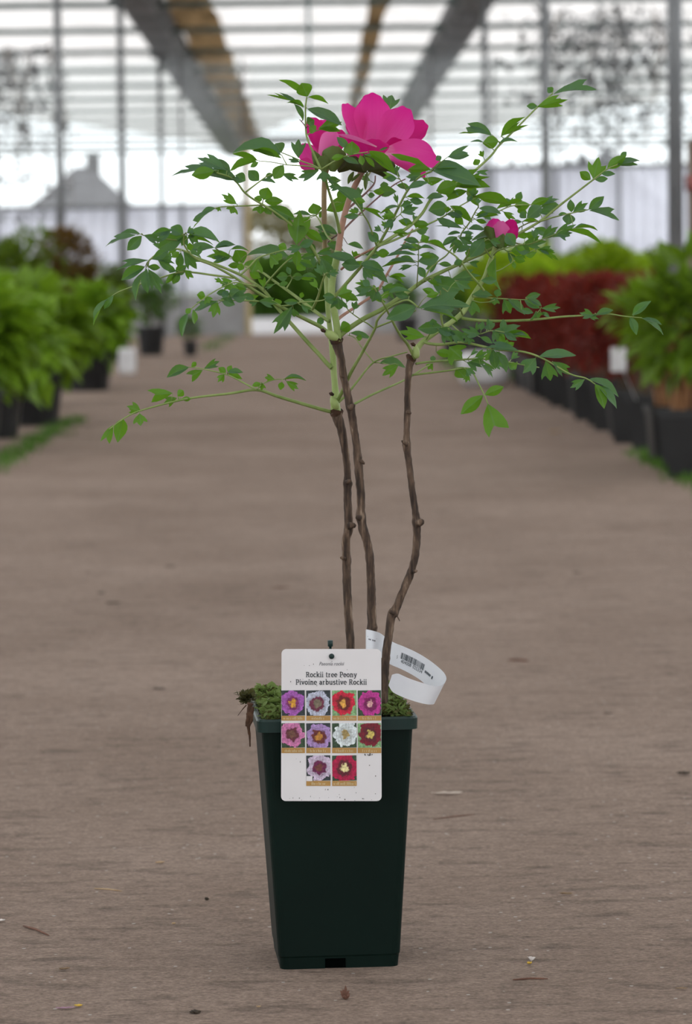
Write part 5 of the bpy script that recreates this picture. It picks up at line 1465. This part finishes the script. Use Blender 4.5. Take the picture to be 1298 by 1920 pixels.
def smallcard(px, py, w, h, d, label):
    c = W(px, py, d)
    o = box('plant_tag', c.x - w / 2, c.x + w / 2, c.y - .001, c.y + .001, c.z - h / 2, c.z + h / 2, M['white_plastic'])
    t = empty('plant_tag', (c.x, c.y, 0)); o.name = 'tag_card'
    setparent(o, t); t.name = 'plant_tag'
    mk('tag_stick', *tube_geo([(c.x + .09, c.y + .28, .185), (c.x, c.y + .003, c.z)], [.0015, .0015], 5), M['white_plastic'], t)
    tag(t, label, 'plant tag')
smallcard(1160, 674, .056, .086, 11.72, 'white plant tag standing out before the red and green shrubs')

# grass and weeds along the pots
def grass(name, n, xs, ys, h, mat, label, seed):
    rr = random.Random(seed)
    v, f = [], []
    for i in range(n):
        y = rr.uniform(*ys); x = rr.gauss(xs[0], xs[1])
        a = rr.uniform(0, 6.28); hh = h * rr.uniform(.4, 1.1); b = rr.uniform(.2, .9)
        p = Vector((x, y, 0)); t = p + Vector((math.cos(a) * b * hh, math.sin(a) * b * hh, hh)); s = Vector((-math.sin(a), math.cos(a), 0)) * hh * .13
        o = len(v); v += [p - s, p + s, t]; f.append((o, o + 1, o + 2))
    tag(mk(name, v, f, mat), label, 'grass', kind='stuff')
grass('grass', 1700, (-1.13, .035), (9.5, 15.5), .03, M['deep'], 'green grass strip along the pots at the left edge', 1)
grass('grass', 700, (1.17, .03), (8.8, 11.8), .035, M['deep'], 'weeds growing along the foot of the right pots', 2)
grass('grass', 1500, (1.14, .08), (20.5, 26), .06, M['deep'], 'weeds beside the white sack at the right of the path', 3)
grass('grass', 160, (-.98, .06), (30, 38), .06, M['deep'], 'weeds at the far left end of the path', 4)

# hedge beyond the doorway, dry vines under the roof
def hedge(name, x, y, rx, rz, zc, n, lm, label, seed):
    t = empty(name, (x, y, 0))
    v, f = foliage_geo(seed, n, rx, rz, zc, .22, lumps=9, aspect=.6)
    o = mk('foliage', [q + Vector((x, y, 0)) for q in map(Vector, v)], f, lm, t); o['kind'] = 'stuff'
    mk('trunk', *tube_geo([(x, y, 0), (x, y, zc)], [.08, .04], 7), M['brown_stem'], t, True)
    return tag(t, label, 'bush', 'bushes beyond the doorway')
hedge('garden_bush', -.75, 58.5, 1.0, .55, .5, 1500, M['deep'], 'dark green bush outside the doorway, left of the peony stems', 31)
hedge('garden_bush', .45, 60.5, 1.0, .55, .5, 1500, M['deep'], 'dark green bush outside the doorway, behind the peony stems', 32)
hedge('garden_bush', -.4, 66, 1.6, 1.0, 1.2, 1700, M['khaki'], 'taller pale khaki bush behind the green ones outside', 33)
hedge('garden_bush', 1.2, 69, 1.5, 1.0, 1.1, 1500, M['olive'], 'olive bush behind the green ones outside, to the right', 34)
def vine(x, y, z0, wid, drop, n, label, seed):
    rr = random.Random(seed)
    t = empty('dry_vine', (x, y, HG - .1))
    gs = []
    for k in range(12):
        a = Vector((x + rr.uniform(-wid, wid), y + rr.uniform(-.6, .6), HG - .05))
        b = a + Vector((rr.uniform(-.3, .3), rr.uniform(-.2, .2), -drop * rr.uniform(.3, 1)))
        gs.append(tube_geo([a, a.lerp(b, .5) + Vector((rr.uniform(-.15, .15), 0, 0)), b], [.008, .007, .004], 5))
    o = mk('twigs', *merge(gs), M['brown_stem'], t); o['kind'] = 'stuff'
    v, f = [], []
    for k in range(n):
        p = Vector((x + rr.gauss(0, wid * .55), y + rr.uniform(-.6, .6), HG - .05 - min(1, abs(rr.gauss(0, .5))) * drop))
        s = rr.uniform(.03, .085); i = len(v)
        v += [p + Vector((rr.uniform(-s, s), rr.uniform(-s, s), rr.uniform(-s, s))) for _ in range(3)]; f.append((i, i + 1, i + 2))
    o = mk('withered_leaves', v, f, M['steel'], t); o['kind'] = 'stuff'
    tag(t, label, 'vine')
vine(2.95, 33, 0, .8, 1.5, 1300, 'tangle of dry grey vine under the roof at the upper right', 1)
vine(-3.3, 37, 0, .5, 1.9, 700, 'tangle of dry grey vine under the roof at the left edge', 2)

# ================================================================ litter on the floor
M['dry'] = noisy('dry_leaf', (0.20, 0.13, 0.075), (0.34, 0.25, 0.16), 120, 0.8)
M['dark_dry'] = noisy('dark_dead_leaf', (0.025, 0.02, 0.014), (0.06, 0.045, 0.03), 120, 0.8)
M['red_dry'] = noisy('reddish_twig', (0.13, 0.065, 0.045), (0.2, 0.1, 0.07), 120, 0.8)
M['straw'] = noisy('straw', (0.42, 0.28, 0.15), (0.55, 0.4, 0.24), 120, 0.7)
M['pale_dry'] = noisy('pale_dry_leaf', (0.5, 0.42, 0.36), (0.62, 0.54, 0.47), 120, 0.8)
M['white_chip'] = noisy('white_chip', (0.6, 0.55, 0.52), (0.75, 0.7, 0.68), 200, 0.7)
M['yellow'] = noisy('yellow_petal', (0.6, 0.38, 0.04), (0.75, 0.5, 0.08), 100, 0.6)
M['lilac'] = noisy('faded_lilac_petal', (0.35, 0.2, 0.28), (0.45, 0.28, 0.36), 100, 0.6)
def scrap(name, px, py, wpx, dpx, mat, label, cat, curl=.3, rot=0.0, seed=0, hpx=None):
    """a dead leaf or petal scrap lying on the floor, wpx wide in the picture"""
    c = G(px, py); s = c.y / FPX
    L_ = wpx * s; D_ = dpx * s * 3.2
    rr = random.Random(seed + int(px))
    nu, nv = 9, 5
    v, f = [], []
    for i in range(nu + 1):
        u = i / nu * 2 - 1
        hw = max(.06, (1 - u * u) ** .6) * (1 + .2 * rr.uniform(-1, 1))
        for j in range(nv):
            t = j / (nv - 1) * 2 - 1
            z = curl * D_ * (.5 * t * t * hw + .5 * u * u * u * u) + .12 * D_ * rr.random()
            x, y = u * L_ / 2, t * hw * D_ / 2
            v.append((x * math.cos(rot) - y * math.sin(rot), x * math.sin(rot) + y * math.cos(rot), z + .0004))
    for i in range(nu):
        for j in range(nv - 1):
            a = i * nv + j; f.append((a, a + nv, a + nv + 1, a + 1))
    o = mk(name, v, f, M[mat], None, True)
    md = o.modifiers.new('thick', 'SOLIDIFY'); md.thickness = .0004; md.offset = 1
    o.location = (c.x, c.y, .0005)
    return tag(o, label, cat)
def twig(px0, py0, px1, py1, r, mat, label, name='twig'):
    a, b = G(px0, py0), G(px1, py1)
    r = r * a.y / FPX
    a.z = b.z = r
    m_ = a.lerp(b, .5) + Vector((0, (b - a).length * .04, r * .6))
    o = mk(name, *tube_geo([a, a.lerp(m_, .5), m_, m_.lerp(b, .6), b], [r * .6, r, r, r * .9, r * .4], 6), M[mat], None, True)
    return tag(o, label, 'twig')
def clod(px, py, wpx, hpx, mat, label, cat, seed):
    c = G(px, py); s = c.y / FPX
    bm = bmesh.new(); bmesh.ops.create_icosphere(bm, subdivisions=3, radius=1)
    for q in bm.verts:
        k = 1 + .7 * mnoise.noise(q.co * 1.9 + Vector((seed, seed, 0)))
        q.co = Vector((q.co.x * wpx / 2 * s * k, q.co.y * wpx / 2 * s * k, max(0, (q.co.z * .5 + .5) * hpx * s * k)))
    me = bpy.data.meshes.new('soil_crumb'); bm.to_mesh(me); bm.free(); me.materials.append(M[mat])
    o = link(bpy.data.objects.new('soil_crumb', me)); o.location = (c.x, c.y, 0)
    return tag(o, label, cat)
scrap('dead_leaf', 838, 1491, 60, 4, 'pale_dry', 'pale curled dead leaf right of the pot at mid height', 'dead leaf', .5, .06, 1)
twig(812, 1537, 892, 1528, 1.0, 'red_dry', 'thin brown twig below the pale curled leaf, right of the pot')
scrap('dead_leaf', 300, 1620, 18, 2.5, 'straw', 'tiny tan leaf scrap left of the pot, above the straw', 'dead leaf', .5, .1, 2)
twig(177, 1667, 229, 1672, 1.2, 'straw', 'thin tan straw on the floor left of the pot', 'straw')
scrap('wood_chip', 1, 1729, 18, 4, 'white_chip', 'whitish chip cut off by the left edge of the photo', 'chip', .3, .3, 3)
twig(44, 1738, 92, 1756, 2.2, 'red_dry', 'brown stalk fragment near the whitish chip at the lower left')
scrap('dead_leaf', 121, 1820, 22, 3, 'dry', 'small curled brown leaf at the lower left below the stalk', 'dead leaf', .6, .3, 4)
scrap('petal', 122, 1893, 36, 3, 'lilac', 'faded lilac petal at the bottom left', 'petal', .3, .1, 5)
scrap('petal', 147, 1889, 16, 4, 'yellow', 'yellow petal scrap touching the lilac one at the bottom left', 'petal', .3, .1, 6)
scrap('petal', 993, 1810, 10, 3, 'yellow', 'yellow petal scrap at the lower right', 'petal', .8, .2, 7)
scrap('petal', 997, 1804, 5, 5, 'white_chip', 'white petal sliver on top of the yellow scrap', 'petal', .9, 1.2, 8)
twig(962, 1839, 1028, 1837, 2.0, 'red_dry', 'reddish twig below the yellow scrap at the lower right')
scrap('dead_leaf', 1278, 1856, 24, 2.5, 'dry', 'brown leaf scrap at the lower right edge', 'dead leaf', .3, 0, 9)
scrap('dead_leaf', 1062, 1679, 26, 3, 'dry', 'small tan curled leaf right of the pot', 'dead leaf', .6, -.3, 10)
scrap('dead_leaf', 1281, 1453, 28, 4, 'dark_dry', 'dark green-black dead leaf at the right edge', 'dead leaf', .5, 0, 11)
clod(648, 1874, 16, 20, 'red_dry', 'brown soil crumb in front of the pot', 'soil crumb', 1)
clod(367, 1900, 18, 6, 'dark_dry', 'dark soil crumb at the bottom left of the pot', 'soil crumb', 2)
clod(388, 1688, 7, 5, 'dark_dry', 'small black crumb left of the pot foot', 'soil crumb', 3)
scrap('chip', 485, 1891, 5, 3, 'straw', 'cream chip at the bottom, left of the brown crumb', 'chip', .5, 1.2, 12)
scrap('chip', 326, 1705 + 30, 8, 3, 'straw', 'orange-tan chip on the floor left of the pot foot', 'chip', .5, .2, 13)
scrap('dead_leaf', 213, 1132, 34, 2.5, 'dark_dry', 'dark leaf lying on the path at the left, the larger of two', 'dead leaf', .3, 0, 14)
scrap('dead_leaf', 190, 1114, 14, 2.5, 'dark_dry', 'dark leaf crumb just above the larger dark leaf at the left', 'dead leaf', .4, 0, 15)
scrap('dead_leaf', 320, 1063, 22, 2, 'dark_dry', 'dark blurred leaf on the path above the other dark ones', 'dead leaf', .3, 0, 16)
scrap('dead_leaf', 165, 1075, 10, 2, 'dark_dry', 'tiny dark leaf crumb farthest left on the path', 'dead leaf', .3, 0, 17)
scrap('dead_leaf', 527, 1103, 40, 2, 'red_dry', 'reddish brown leaf on the path left of the stems', 'dead leaf', .3, 0, 18)
scrap('dead_leaf', 298, 1293, 24, 2, 'dark_dry', 'small dark leaf on the path left of the moss', 'dead leaf', .3, .05, 19)
twig(954, 1239, 992, 1241, 1.8, 'red_dry', 'short brown twig on the path right of the looped label')
scrap('dead_leaf', 1141, 1339, 18, 1.6, 'dark_dry', 'small dark leaf on the path at the right', 'dead leaf', .3, 0, 20)
scrap('dead_leaf', 1083, 1075, 18, 2.2, 'dark_dry', 'blurred grey leaf on the path at the right', 'dead leaf', .3, .1, 21)
scrap('dead_leaf', 1040, 812, 22, 4, 'straw', 'orange-tan leaf at the foot of the right pots', 'dead leaf', .6, .1, 22)
